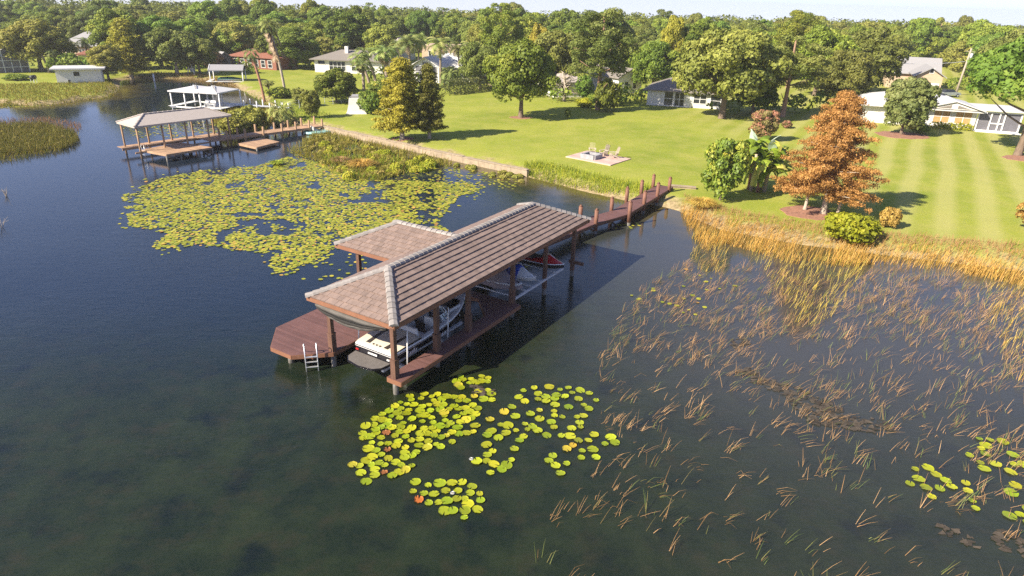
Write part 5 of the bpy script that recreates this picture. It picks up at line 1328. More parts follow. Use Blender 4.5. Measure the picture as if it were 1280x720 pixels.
def hedge(label, xa_, ya, xb_, yb, h, w, leaf):
    A, B = at(xa_, ya), at(xb_, yb); d = B - A; L = hypot(d.x, d.y)
    n = int(L * (h * 2 + w) * 45); P = np.stack([RNG.uniform(0, L, n), RNG.uniform(-w / 2, w / 2, n), RNG.uniform(0, h, n)], 1)
    f = RNG.integers(0, 4, n); bump = .12 * np.sin(P[:, 0] * 2.1) + .1 * np.sin(P[:, 0] * 5.3 + 1)
    P[f == 0, 1] = -w / 2; P[f == 1, 2] = h; P[f == 2, 1] = w / 2; P[:, 2] += bump * (P[:, 2] / h); P += RNG.normal(size=P.shape) * .07
    Nn = np.zeros_like(P); Nn[f == 0, 1] = -1; Nn[f == 1, 2] = 1; Nn[f == 2, 1] = 1; Nn[f == 3, 2] = .6; Nn += RNG.normal(size=P.shape) * .5
    V, t = cards(P, Nn, RNG.uniform(.08, .17, n), RNG.uniform(.5, .9, n), RNG.random(n))
    o = obj('hedge', np_mesh('hedge', V, 4, t, M[leaf])); o.location = A; o.rotation_euler = (0, 0, atan2(d.y, d.x)); tag(o, label, 'hedge')
hedge('long clipped hedge along the top of the lawn by the metal roofed house', 556, 119, 616, 112, 2.3, 1.9, 'lf_hedge')
hedge('low lime yellow hedge under the tan blinds of the ranch house', 1163, 160, 1214, 163.5, .75, 1.0, 'lf_lime')
hedge('dark low hedge in front of the orange red house', 292, 90, 322, 92, 1.3, 1.5, 'lf_dark')
# banana clump
P = at(946, 238); bn = thing('banana_plant', 'clump of bright green banana plants with pale upturned leaves beside the citrus tree', 'banana plant', P); bn.scale = (1.3, 1.3, 1.32)
V = []; Tn = []; MI = []
for k in range(84):
    az = k * 2.39996; bx, by = cos(k * 1.3) * 1.5 * random.random(), sin(k * 1.3) * 1.1 * random.random(); el = radians(random.uniform(10, 75)); z = random.uniform(1.2, 3.1); L = random.uniform(1.6, 2.6); pale = k % 23 == 5
    if pale: el = radians(62); z = 2.9; L = 1.35
    pts = frond_pts(az, el, L, random.uniform(1.2, 2.4) if not pale else .4, 7); sd = Vector((-sin(az), cos(az), 0)); base = Vector((bx, by, z)); tt = random.random()
    for i in range(1, 8):
        w0 = .27 * sin(pi * min(.97, (i - .6) / 7.2 + .05)) + .02; w1 = .27 * sin(pi * min(.97, (i + .4) / 7.2 + .05)) + .02
        for sg in (-1, 1):
            dz = Vector((0, 0, -.10))
            V += [base + pts[i - 1], base + pts[i], base + pts[i] + sd * sg * w1 + dz * (w1 * 3), base + pts[i - 1] + sd * sg * w0 + dz * (w0 * 3)]; Tn.append(min(1, max(0, tt + random.uniform(-.15, .15)))); MI.append(1 if pale else 0)
for k in range(16):
    az = random.uniform(0, 6.28); pts = frond_pts(az, radians(-35), 1.7, .7, 5); sd = Vector((-sin(az), cos(az), 0)); base = Vector((cos(az) * .4, sin(az) * .4, 1.9))
    for i in range(1, 6): V += [base + pts[i - 1] - sd * .1, base + pts[i - 1] + sd * .1, base + pts[i] + sd * .09, base + pts[i] - sd * .09]; Tn.append(random.uniform(.8, 1)); MI.append(0)
obj('foliage', np_mesh('foliage', np.array([tuple(v) for v in V]), 4, Tn, [M['lf_banana'], M['lf_pale']], mi=MI), bn)
for k in range(7):
    mb = MB(); a = k * .9; mb.tube([(cos(a) * .55, sin(a) * .5, -.2), (cos(a) * .6, sin(a) * .55, random.uniform(1.6, 2.6))], [.14, .09], 8); mb.build('stem', M['mulch'] if k % 2 else M['bark_pale'], bn, True)
# dead branches by the middle house
P = at(705, 126); db = thing('bare_tree', 'bare grey tangle of dead branches before the dark shaded house', 'tree', P)
mb = MB()
mb.tube([(0, 0, -.3), (.2, 0, 2), (-.5, .3, 4.6)], [.3, .22, .08], 8); mb.build('trunk', M['bark_pale'], db, True)
mb = MB()
for k in range(34):
    a = random.uniform(0, 6.28); z = random.uniform(.5, 4); e = random.uniform(1.2, 3.2); p = Vector((0, 0, z)); q = p + Vector((cos(a) * e * .6, sin(a) * e * .6, random.uniform(-.3, 1.1))); r_ = q + Vector((cos(a + .4) * e * .6, sin(a + .4) * e * .6, random.uniform(-1.4, .8)))
    mb.tube([p, q, r_], [.09, .06, .015], 5)
mb.build('crown', M['bark_pale'], db, True)
# left bank trees
T('oak', 52, 88, 22, 92, 'olive oak with sunlit bare limbs beside the screened pool enclosure', leaf='lf_goldgreen', v=2, bark='bark_pale')
T('sabal', 62, 91, 51, 26, 'leaning fan palm with yellowish head behind the white shed', v=1)
T('sabal', 71, 92, 60, 20, 'darker fan palm right of the leaning yellowish one', v=0)
T('queen', 96, 84, 50, 24, 'drooping dark palm in front of the grey hip roofed house', v=0)
T('queen', 112, 84, 44, 30, 'wide dark palm hiding the middle of the grey hip roof', v=1)
T('bush', 88, 92, 66, 44, 'green shrubs between the white shed and the red tiled pavilion', 'bush', leaf='lf_dark', v=1)
T('bush', 108, 92, 70, 36, 'lighter green shrubs right behind the white shed', 'bush', leaf='lf_bright', v=2)
T('leafy', 136, 99, 52, 46, 'pale willowy tree on the bank left of the cone shaped cypress', leaf='lf_goldgreen', v=0)
T('cypress', 165, 98, 26, 46, 'cone shaped golden green cypress at the cove water edge', leaf='lf_gold', v=2)
T('leafy', 152, 86, 6, 62, 'tall mid green tree behind the cone shaped cypress', leaf='lf_dark', v=1)
T('leafy', 203, 84, 14, 62, 'bright yellow green tree right of the cone shaped cypress', leaf='lf_bright', v=2)
T('leafy', 240, 82, 18, 58, 'bright green full tree behind the grey oak of the cove', leaf='lf_bright', v=0)
T('oak', 222, 93, 32, 78, 'grey green oak with forked pale trunk on the sandy bank', v=1, bark='bark_pale')
T('oak', 250, 93, 44, 56, 'smaller grey green oak beside the garden swing', v=0)
T('small', 269, 88, 60, 26, 'small pale tan tree left of the dark hut', leaf='lf_tan', v=1)
T('leafy', 292, 80, 32, 52, 'yellow green tree above the dark hut', leaf='lf_bright', v=1)
T('leafy', 368, 86, 29, 74, 'dense bright topped dark tree left of the white ranch house', leaf='lf_bright', v=2)
T('oak', 348, 84, 36, 58, 'dark dense tree behind the tall skirted palm', leaf='lf_dark', v=3)
T('oak', 428, 80, 36, 66, 'olive brown oak over the ranch house with chimney', v=0)
T('small', 470, 80, 40, 42, 'pinkish tan crown between the ranch house and the palm grove', leaf='lf_tan', v=0)
T('bush', 22, 100, 92, 30, 'dark low bush on the lawn before the screened pool enclosure', 'bush', leaf='lf_dark', v=0)
T('pine', 625, 104, -2, 66, 'tall airy dark pine rising above the skyline behind the round oak', leaf='lf_dark', v=2)
T('pine', 984, 110, 10, 58, 'open crowned pine poking above the skyline on the right', leaf='lf_dark', v=0)
T('leafy', 835, 112, 14, 36, 'yellow topped tree on the skyline behind the pale blue cottage', leaf='lf_gold', v=1)
T('leafy', 672, 112, 22, 32, 'yellowish crown behind the dense round oak', leaf='lf_gold', v=0)
T('oak', 815, 118, 50, 70, 'dark oak in shade right of the tall pine', leaf='lf_dark', v=2)
T('oak', 690, 116, 34, 84, 'greyish oak behind the bare branches', v=3)
T('oak', 600, 112, 50, 60, 'olive oak touching the left side of the dense round oak', v=1)
T('leafy', 860, 112, 22, 66, 'green skyline tree behind the spreading oak left side', leaf='lf_dark', v=0)
T('oak', 1018, 120, 28, 90, 'skyline oak behind the layered pine', leaf='lf_dark', v=1)
T('oak', 1078, 118, 30, 96, 'broad olive skyline oak left of the beige gabled house', v=3)
T('leafy', 1226, 104, 36, 60, 'yellow green tree behind the utility pole', leaf='lf_bright', v=0)
T('oak', 1258, 116, 34, 90, 'olive oak behind the utility pole at the right', v=2)
T('oak', 1216, 104, 66, 36, 'dark oak under the utility pole', leaf='lf_dark', v=1)

# the wood behind: a few rows of single trees, told apart by kind and by what stands in front of them
ZONES = [(-40, 140, 'the grey hip roofed house'), (140, 330, 'the cove and its white boathouse'), (330, 500, 'the white ranch house with chimney'), (500, 690, 'the pale metal roofed house'),
         (690, 830, 'the tall pine'), (830, 1000, 'the spreading oak'), (1000, 1120, 'the rust orange cypress'), (1120, 1330, 'the beige gabled house')]
KINDW = [('oak', 'lf_oak', 'olive oak'), ('oak', 'lf_dark', 'dark green oak'), ('leafy', 'lf_dark', 'dark upright leafy tree'), ('leafy', 'lf_bright', 'bright green leafy tree'), ('oak', 'lf_bright', 'bright green spreading tree'), ('pine', 'lf_pine', 'yellow green pine'), ('leafy', 'lf_goldgreen', 'olive yellow leafy tree')]
def horizon_y(x): return -17.58 + 34.85 * x / 1280
for row, (d, step, drop) in enumerate(((146, 24, 27), (160, 22, 23), (178, 20, 21), (200, 19, 18))):
    x = -45 + row * 9
    while x < 1325:
        dd = d * random.uniform(.95, 1.06)
        if 480 < x < 600 or 1105 < x < 1205: dd = max(dd, 182)
        if x < 150: dd = max(dd, 168 + row * 12)
        yb = horizon_y(x) + FPX * 15.0 / dd
        kd, lfm, nm = random.choices(KINDW, (3.4, 3, 1.6, 2.2, 1.2, 1.3, 1))[0]
        zn = [z for z in ZONES if z[0] <= x < z[1] or (z is ZONES[-1])][0][2]
        yt = horizon_y(x) + drop + random.choice((-15, -8, -4, 0, 2, 5, 9)) + random.uniform(-3, 3)
        w = random.uniform(50, 78) * (150 / dd) * (1 if kd == 'oak' else .75)
        lab = f'{nm} in the wood behind {zn}'
        plant(kd, x, yb, yt, w, lab, leaf=lfm, group=lab.replace(nm, nm + 's'))
        x += step * random.uniform(.75, 1.25)
und = []
for row_ in ([(296, 88), (345, 86), (388, 86)], [(186, 86), (262, 89)], [(452, 101), (530, 104)], [(600, 114), (690, 123), (702, 131), (744, 137)], [(760, 134), (806, 128)], [(898, 143), (1000, 143), (1070, 140)], [(0, 88), (40, 86)], [(78, 92), (150, 94)], [(1188, 114), (1240, 115), (1290, 118)], [(1188, 112), (1290, 116)], [(1100, 117), (1128, 117)], [(560, 104), (600, 106)]):
    for (xa_, ya), (xb_, yb_) in zip(row_[:-1], row_[1:]):
        A, B = at(xa_, ya), at(xb_, yb_); n = int((B - A).length / 1.1)
        for i in range(n):
            p = A.lerp(B, random.random()); r = random.uniform(.7, 1.7); und.append((p.x + random.uniform(-1, 1), p.y + random.uniform(0, 4), p.z + random.uniform(.2, 1.8), r, r, r * .9))
for k in range(700):
    px_ = random.uniform(-70, 1350); d = random.uniform(150, 230)
    if 480 < px_ < 600 or 1100 < px_ < 1210: d = max(d, 182)
    if px_ < 150: d = max(d, 172)
    P = unproj(px_, horizon_y(px_) + FPX * 15 / d, 1.0); r = random.uniform(1.4, 2.8); und.append((P[0], P[1], 1.2 + random.uniform(.2, 2.6), r, r, r * .9))
tag(obj('undergrowth', crown_from_lobes('undergrowth', und, 90000, .28, M['lf_dark'])), 'dark tangled undergrowth below the trees of the wood', 'undergrowth', kind='stuff')
# farther woods read as one mass
lob = []
for k in range(1100):
    px_ = random.uniform(-90, 1370); d = random.uniform(205, 300); yb = horizon_y(px_) + FPX * 15 / d; P = unproj(px_, yb, 1.0)
    h = 16 - d * random.uniform(12, 27) / FPX; r = random.uniform(2.5, 4.5); h = max(h, 5)
    lob.append((P[0], P[1], h - r * .7, r, r, r * .8)); lob.append((P[0] + random.uniform(-3, 3), P[1] + random.uniform(-2, 2), h * .55, r * 1.2, r * 1.2, r))
tag(obj('distant_woods', crown_from_lobes('distant_woods', lob, 170000, .5, M['lf_far'])), 'distant oak woods closing the horizon', 'woods', kind='stuff')

# ------------------------------------------------------------------ water plants
def poly_px(pts): return [tuple(unproj(x, y, 0)[:2]) for x, y in pts]
def scatter(pts, dens, mask=None, n_max=60000):
    poly = poly_px(pts); A = np.array(poly); lo, hi = A.min(0), A.max(0)
    n = int(min(n_max * 3, (hi - lo).prod() * dens)); P = RNG.uniform(lo, hi, (n, 2)); P = P[in_poly(P, poly)]
    if mask is not None: P = P[RNG.random(len(P)) < mask(P)]
    return P
def fnoise(P, s, seed=0):
    r = np.random.default_rng(seed); v = np.zeros(len(P))
    for _ in range(9):
        a = r.uniform(0, 6.28); k = s * r.uniform(.5, 2.0); v += np.sin((P[:, 0] * cos(a) + P[:, 1] * sin(a)) * k + r.uniform(0, 6.28))
    return np.clip(v / 9 * .95 + .5, 0, 1)
def blades(name, P, h, w, lean, spread, m, label, cat, z0=None, bent=.0, tint=None, curve=.15):
    n = len(P); H = RNG.uniform(h[0], h[1], n); L = lean if isinstance(lean, np.ndarray) else np.stack([RNG.normal(lean[0], spread, n), RNG.normal(lean[1], spread, n)], 1)
    base = np.concatenate([P, (np.zeros((n, 1)) if z0 is None else z0[:, None]) - .05], 1)
    d1 = np.concatenate([L * (1 - curve), np.ones((n, 1))], 1); d1 /= np.linalg.norm(d1, axis=1, keepdims=True)
    d2 = np.concatenate([L * (1 + curve), np.ones((n, 1)) * .9], 1)
    bk = RNG.random(n) < bent; d2[bk, 2] = RNG.uniform(-.9, .1, bk.sum()); d2[bk, :2] *= 1.6; d2[bk, :2] += RNG.normal(0, .5, (bk.sum(), 2)); d2 /= np.linalg.norm(d2, axis=1, keepdims=True)
    f = RNG.uniform(.5, .65, (n, 1)); mid = base + d1 * H[:, None] * f; tip = mid + d2 * H[:, None] * (1 - f)
    tip[:, 2] = np.maximum(tip[:, 2], base[:, 2] + .06)
    a = RNG.uniform(0, pi, n); s = np.stack([np.cos(a), np.sin(a), np.zeros(n)], 1) * (w * RNG.uniform(.6, 1.3, n))[:, None]
    s2 = np.stack([-np.sin(a), np.cos(a), np.zeros(n)], 1) * (w * .8)
    V = []
    for sd in (s, s2):
        V.append(np.stack([base - sd, base + sd, mid + sd * .9, mid - sd * .9], 1)); V.append(np.stack([mid - sd * .9, mid + sd * .9, tip + sd * .35, tip - sd * .35], 1))
    t = RNG.random(n) if tint is None else tint
    V = np.concatenate(V, 0).reshape(-1, 3)
    o = obj(name, np_mesh(name, V, 4, np.tile(t, 4), m)); tag(o, label, cat, kind='stuff'); return o

gp = scatter([(846, 256), (880, 268), (930, 281), (1000, 292), (1100, 307), (1280, 324), (1420, 340), (1420, 400), (1290, 362), (1240, 350), (1180, 340), (1100, 330), (1060, 335), (990, 330), (950, 318), (905, 306), (880, 315), (864, 296)], 44,
             lambda P: .25 + .75 * smooth01((fnoise(P, 1.1, 3) - .25) * 2.2))
blades('golden_reeds', gp, (.45, 1.0), .0135, (.30, .10), .16, M['reed_gold'], 'dense golden reeds along the shore below the rust orange cypress', 'reeds')
for px_, lb_ in (([(866, 290), (905, 300), (908, 322), (896, 346), (872, 342), (860, 315)], 'added reed patch below the citrus tree, coloured gold like a reflection on the water'), ([(935, 312), (1000, 322), (1085, 326), (1075, 345), (1058, 370), (1048, 392), (1012, 412), (990, 402), (975, 370), (955, 345)], 'added reed patch whose gold colour imitates the reflection of the rust cypress'), ([(1222, 352), (1320, 366), (1320, 500), (1272, 478), (1258, 445), (1236, 405)], 'added reed patch at the right edge of the water, coloured gold like a reflection')):
    q_ = scatter(px_, 11, lambda P: .35 + .65 * fnoise(P, 1.7, 9)); blades('golden_reeds', q_, (.35, .85), .011, (.42, .18), .22, M['reed_gold'], lb_, 'reeds')  # gold stems added to imitate the golden reflections on the water
gp2 = scatter([(850, 250), (880, 262), (930, 275), (1000, 286), (1100, 300), (1300, 318), (1300, 334), (1100, 316), (1000, 302), (930, 292), (870, 280)], 30)
blades('bank_grass', gp2, (.2, .6), .014, (.15, .0), .2, M['straw'], 'straw coloured grass fringe where the lawn meets the reeds', 'grass', z0=np.maximum(0, height(gp2)[0]))
def reed_mask(P):
    cl = fnoise(P, 1.9, 5); big = fnoise(P, .4, 8)
    q = (.30 + .70 * smooth01((cl - .40) * 3.5)) * (.3 + .7 * big); fade = smooth01((P[:, 1] - 14) / 18) * .6 + .4
    return np.clip(q * fade, 0, 1)
def reed_clumps(px, dens, kmax, mask=None):
    C = scatter(px, dens, mask); k = RNG.integers(1, kmax + 1, len(C)); idx = np.repeat(np.arange(len(C)), k); n = len(idx)
    P = C[idx] + RNG.normal(0, .10, (n, 2)); a = RNG.normal(.35, .6, len(C)); r = RNG.uniform(.55, 1.5, len(C)); r = np.where(RNG.random(len(C)) < .22, r * 2.2, r)
    L = np.stack([np.cos(a) * r, np.sin(a) * r], 1)[idx] + RNG.normal(0, .28, (n, 2)); t = np.clip(RNG.random(len(C))[idx] * .55 + RNG.random(n) * .45, 0, 1)
    return P, L, t
RZ = [(738, 470), (770, 400), (800, 362), (850, 330), (920, 332), (1000, 350), (1100, 335), (1290, 372), (1420, 420), (1420, 760), (660, 760), (690, 640), (760, 560)]
rp, rl, rt_ = reed_clumps(RZ, 9, 5, reed_mask)
blades('reeds', rp, (.25, .9), .0072, rl, 0, M['reed'], 'sparse tan and green reed stems leaning low over the open water', 'reeds', bent=.28, tint=rt_)
rp2, rl2, rt2 = reed_clumps([(800, 362), (850, 325), (920, 325), (1000, 345), (1100, 330), (1290, 362), (1290, 455), (1120, 430), (960, 420), (830, 410)], 1.9, 7)
blades('reeds', rp2, (.35, .9), .0075, rl2 * .8, 0, M['reed'], 'thicker band of tan reeds in front of the golden reeds', 'reeds', bent=.2, tint=rt2)
rp3 = scatter([(590, 470), (622, 452), (640, 452), (640, 465), (600, 478)], 5); 
# marsh in front of the seawall
mp1 = scatter([(398, 163), (440, 173), (500, 187), (560, 201), (566, 207), (520, 212), (480, 226), (440, 226), (400, 205), (372, 195), (355, 188), (380, 176)], 34, lambda P: .3 + .7 * smooth01((fnoise(P, .8, 2) - .3) * 2.5))
blades('marsh_plants', mp1, (.25, .75), .022, (.1, .0), .4, M['marsh_yellow'], 'tangled yellow green marsh grass below the seawall', 'marsh plants')
mp1b = scatter([(410, 185), (440, 183), (520, 205), (545, 212), (490, 226), (430, 224), (405, 205)], 14, lambda P: smooth01((fnoise(P, 1.0, 12) - .45) * 4))
blades('marsh_plants', mp1b, (.4, .9), .03, (.1, .0), .4, M['marsh_green'], 'taller green marsh clumps below the seawall', 'marsh plants')
def low_cover(px, dens, rr, m, label, n, leaf=.09, mask=None):
    P = scatter(px, dens, mask); r = RNG.uniform(rr[0], rr[1], len(P)); z = np.maximum(0, height(P)[0])
    L = np.stack([P[:, 0], P[:, 1], z + r * .15, r, r, r * RNG.uniform(.5, 1.0, len(P))], 1)
    tag(obj('marsh_plants', crown_from_lobes('marsh_plants', L, n, leaf, M[m], under=0, jitter=1.0)), label, 'marsh plants', kind='stuff')
low_cover([(398, 165), (440, 175), (500, 189), (556, 202), (560, 207), (520, 212), (480, 224), (440, 224), (405, 206), (378, 195), (380, 178)], 2.0, (.15, .42), 'marsh', 'low bushy olive and rust marsh cover below the seawall', 26000, .10, lambda P: smooth01((fnoise(P, .9, 61) - .3) * 3))
low_cover([(404, 180), (450, 178), (520, 200), (548, 210), (500, 226), (440, 226), (410, 200)], .5, (.3, .7), 'marsh_green', 'lusher green marsh bushes in front of the seawall', 16000, .10, lambda P: smooth01((fnoise(P, .8, 63) - .45) * 5))
low_cover([(560, 205), (620, 214), (660, 221), (655, 229), (600, 222)], .8, (.2, .45), 'marsh', 'thin marsh weeds at the end of the seawall', 5000, .08)
low_cover([(-30, 160), (55, 158), (94, 168), (90, 182), (50, 187), (-30, 194)], .5, (.2, .45), 'marsh', 'leafy olive marsh plants on the island at the left edge', 12000, .12)
mp2 = scatter([(655, 210), (690, 213), (740, 226), (800, 238), (815, 243), (795, 251), (740, 241), (690, 230), (655, 220)], 60, lambda P: .4 + .6 * fnoise(P, .9, 4))
blades('bank_grass', mp2, (.2, .7), .022, (.1, .05), .3, M['marsh_green'], 'lush green grass on the bank between the seawall and the jetty', 'grass', z0=np.maximum(0, height(mp2)[0]))
mp3 = scatter([(-30, 158), (55, 156), (92, 166), (101, 176), (85, 186), (50, 191), (-30, 198)], 30)
blades('marsh_plants', mp3, (.4, .95), .028, (.0, .0), .28, M['marsh'], 'dense green marsh island at the left edge of the water', 'marsh plants', tint=np.clip(RNG.random(len(mp3)) * .8, 0, 1))
mp3b = scatter([(-30, 150), (60, 147), (104, 156), (96, 168), (50, 160), (-30, 162)], 10)
blades('reeds', mp3b, (.25, .6), .02, (.1, .0), .3, M['straw'], 'thin pinkish dead reeds behind the green marsh island', 'reeds')
mp3c = scatter([(-30, 186), (50, 184), (90, 180), (70, 192), (20, 202), (-30, 208)], 12)
blades('reeds', mp3c, (.3, .7), .02, (.1, .0), .3, M['marsh_yellow'], 'yellow reed fringe in front of the green marsh island', 'reeds')
mp4 = scatter([(-40, 112), (60, 109), (140, 107), (150, 112), (138, 123), (95, 127), (60, 132), (0, 134), (-40, 137)], 15)
blades('marsh_plants', mp4, (.15, .5), .04, (.0, .0), .4, M['marsh_yellow'], 'yellow green marsh on the left bank below the white shed', 'marsh plants', z0=np.maximum(0, height(mp4)[0]))
mp5 = scatter([(186, 94), (260, 98), (292, 105), (300, 112), (270, 104), (230, 101), (190, 101)], 14)
blades('bank_grass', mp5, (.2, .6), .03, (.1, .0), .3, M['straw'], 'rusty dry grass along the sandy cove bank', 'grass', z0=np.maximum(0, height(mp5)[0]))
mp6 = scatter([(280, 134), (336, 132), (345, 150), (330, 165), (290, 168), (262, 152)], 16)
blades('marsh_plants', mp6, (.3, .9), .04, (.0, .0), .35, M['marsh_yellow'], 'leafy marsh between the white and the grey roofed boathouse', 'marsh plants')
mp7 = scatter([(300, 112), (330, 125), (420, 150), (396, 158), (350, 152), (320, 126)], 10)
blades('bank_grass', mp7, (.15, .5), .03, (.0, .0), .35, M['marsh_green'], 'rough grass beside the palmetto clump', 'grass', z0=np.maximum(0, height(mp7)[0]))
def tuft(name, label, x, y, n, h, r, m, z=None):
    P = at(x, y) if z is None else Vector((*unproj(x, y, 0)[:2], 0)); a = RNG.uniform(0, 6.28, n); q = RNG.random(n) ** .5 * r * .35
    B = np.stack([np.cos(a) * q, np.sin(a) * q, np.zeros(n) - .03], 1); el = RNG.uniform(.15, 1.0, n); H = RNG.uniform(.6, 1, n) * h
    D = np.stack([np.cos(a) * el, np.sin(a) * el, np.ones(n)], 1); mid = B + D * H[:, None] * .55; tip = mid + np.stack([np.cos(a) * el * 1.2, np.sin(a) * el * 1.2, .35 - el * .7], 1) * H[:, None] * .5
    s = np.stack([-np.sin(a), np.cos(a), np.zeros(n)], 1) * .018
    V = np.concatenate([np.stack([B - s, B + s, mid + s, mid - s], 1), np.stack([mid - s, mid + s, tip + s * .3, tip - s * .3], 1)], 0).reshape(-1, 3)
    o = obj(name, np_mesh(name, V, 4, np.tile(RNG.random(n), 2), M[m])); o.location = P; tag(o, label, 'grass clump')
tuft('grass_clump', 'rounded golden ornamental grass beside the citrus tree', 877, 264, 900, 1.3, 1.2, 'reed_gold')
tuft('grass_clump', 'small round yellow green tussock alone in the water by the low platform', 346, 206, 500, .8, 1.0, 'marsh_green', 0)
tuft('grass_clump', 'big straw gold tussock in the marsh below the seawall', 452, 210, 900, 1.5, 1.6, 'reed_gold', 0)
tuft('grass_clump', 'smaller straw gold tussock in the marsh close to the lily field', 425, 203, 500, 1.0, 1.3, 'straw', 0)
# bare twigs in the water at the far left
for k, (x, y) in enumerate(((8, 245), (3, 285))):
    P = unproj(x, y, 0); mb = MB()
    for j in range(9):
        a = random.uniform(0, 6.28); mb.tube([(0, 0, -.2), (cos(a) * .15, sin(a) * .15, .35), (cos(a) * random.uniform(.2, .6), sin(a) * .4, random.uniform(.5, .9))], [.018, .013, .006], 5)
    tag(mb.build('bare_twigs', M['bark_pale'], None, False, (P[0], P[1], 0)), ['thin bare twigs sticking out of the water, farther pair', 'thin bare twigs sticking out of the water, nearer the camera'][k], 'twigs')

def pad_mesh(name, m, tint, seed, notch=.35, curl=.0):
    r = np.random.default_rng(seed); n = 18; mb = MB(); ring = []; rim_ = []
    for i in range(n + 1):
        a = notch / 2 + (2 * pi - notch) * i / n; rr = .5 * (1 + r.uniform(-.04, .04)); ring.append((cos(a) * rr * .75, sin(a) * rr * .75, .004)); rim_.append((cos(a) * rr, sin(a) * rr, .004 + curl * r.random()))
    for i in range(n):
        mb.face([(.04, 0, 0), ring[i], ring[i + 1]], tint); mb.face([ring[i], rim_[i], rim_[i + 1], ring[i + 1]], min(1, max(0, tint + .1)))
    return mb.mesh(name, m)
PADS = {'green': [pad_mesh('lily_pad', M['pad_green'], t, i, .3, .02) for i, t in enumerate((.1, .4, .7, 1.0))],
        'yellow': [pad_mesh('lily_pad', M['pad_yellow'], t, 10 + i, .3, .03) for i, t in enumerate((.1, .7))],
        'rust': [pad_mesh('lily_pad', M['pad_rust'], t, 20 + i, .5, .06) for i, t in enumerate((.2, .9))]}
def zq(pts, ox, oy, s): return [(ox + x / s, oy + y / s) for x, y in pts]
CL = [('the raft of pads off the boathouse corner', 'big raft', zq([(105, 425), (165, 475), (190, 495), (330, 455), (385, 415), (365, 385), (440, 365), (535, 330), (640, 280), (600, 245), (635, 205), (605, 140), (520, 150), (430, 130), (350, 140), (290, 195), (195, 235), (155, 310), (190, 350), (195, 390)], 400, 450, 3.2), 134, .31, (.92, .07)),
      ('the small patch under the walkway edge', 'small patch', zq([(510, 90), (545, 62), (640, 55), (695, 80), (660, 105), (690, 140), (690, 175), (630, 170), (600, 130), (545, 120)], 400, 450, 3.2), 18, .3, (.92, .07)),
      ('the loose open patch right of the raft', 'loose patch', zq([(620, 330), (650, 300), (680, 235), (740, 190), (790, 150), (830, 100), (940, 105), (1040, 115), (1115, 150), (1060, 250), (1190, 325), (1130, 395), (1050, 420), (970, 465), (900, 390), (915, 350), (900, 310), (850, 300), (830, 350), (800, 420), (680, 465), (620, 415)], 400, 450, 3.2), 84, .33, (.92, .07)),
      ('the isolated group nearest the camera', 'near group', zq([(350, 490), (450, 485), (540, 475), (620, 510), (655, 550), (640, 595), (575, 640), (490, 615), (460, 585), (430, 585), (365, 540)], 400, 450, 3.2), 32, .36, (.92, .07)),
      ('the scattered group among the reeds', 'reed group', zq([(810, 245), (900, 260), (960, 295), (1060, 335), (1060, 375), (860, 395), (815, 325)], 880, 500, 3.2) , 12, .4, (.92, .07)),
      ('the pads at the right edge of the reeds', 'edge group', zq([(1030, 165), (1140, 145), (1290, 205), (1400, 300), (1400, 560), (1290, 520), (1190, 520), (1190, 460), (1050, 430), (1060, 390), (1180, 400), (1190, 350), (1180, 300), (1080, 270)], 880, 500, 3.2), 30, .42, (.92, .07))]
cname = {'green': 'green', 'yellow': 'yellowing', 'rust': 'rusty brown'}
for where, short, pts, want, dmin, (pg, py) in CL:
    poly = poly_px(pts); A = np.array(poly); lo, hi = A.min(0), A.max(0); got = []
    for _ in range(9000):
        p = RNG.uniform(lo, hi)
        if not in_poly(p[None], poly)[0]: continue
        if all(hypot(p[0] - q[0], p[1] - q[1]) > dmin * RNG.uniform(.72, 1.25) for q in got): got.append(p)
        if len(got) >= want: break
    for i, p in enumerate(got):
        u = random.random(); kc = 'green' if u < pg else 'yellow' if u < pg + py else 'rust'
        o = obj('lily_pad', random.choice(PADS[kc])); s = random.uniform(.26, .48) * (1 if kc != 'rust' else .8)
        o.location = (p[0], p[1], .018 + .0015 * (i % 14)); o.rotation_euler = (random.gauss(0, .05), random.gauss(0, .05), random.uniform(0, 6.28)); o.scale = (s * 1.0, s * random.uniform(.9, 1), 1)
        tag(o, f'{cname[kc]} round lily pad in {where}', 'lily pad', f'{cname[kc]} pads of {where}')
# the lily field: thousands of pads
def field_mesh(P, size, tint, m):
    n = len(P); k = 10; a0 = RNG.uniform(0, 6.28, n); ang = a0[:, None] + .2 + (2 * pi - .4) * np.arange(k)[None] / (k - 1)
    R = size[:, None] * RNG.uniform(.94, 1.06, (n, k)); z = RNG.uniform(.01, .04, n)
    tx, ty = RNG.normal(0, .06, (2, n))
    X = np.cos(ang) * R; Y = np.sin(ang) * R
    V = np.stack([P[:, :1] + X, P[:, 1:] + Y, np.maximum(.004, z[:, None] + X * tx[:, None] + Y * ty[:, None])], -1).reshape(-1, 3)
    return np_mesh('lily_field', V, k, tint, m)
def field_mask(P):
    return smooth01((fnoise(P, .7, 31) * .6 + fnoise(P, 2.2, 33) * .5 - .27) * 4.5)
fp_ = scatter([(152, 243), (205, 222), (255, 213), (320, 208), (360, 196), (400, 203), (440, 224), (500, 226), (555, 228), (590, 230), (600, 240), (575, 245), (545, 278), (565, 292), (520, 300), (440, 296), (400, 322), (345, 344), (340, 318), (290, 312), (250, 305), (200, 314), (188, 308), (210, 292), (162, 282)], 29, field_mask)
fp2 = scatter([(360, 190), (420, 200), (520, 214), (560, 206), (600, 214), (650, 226), (640, 238), (560, 232), (470, 228), (400, 215)], 8, lambda P: fnoise(P, 1.5, 41))
fp3 = scatter([(330, 310), (420, 316), (400, 334), (350, 345), (335, 330)], 5)
fp4 = scatter([(755, 372), (800, 345), (870, 335), (930, 348), (905, 372), (870, 395), (800, 385)], 1.6, lambda P: fnoise(P, 1.2, 43))
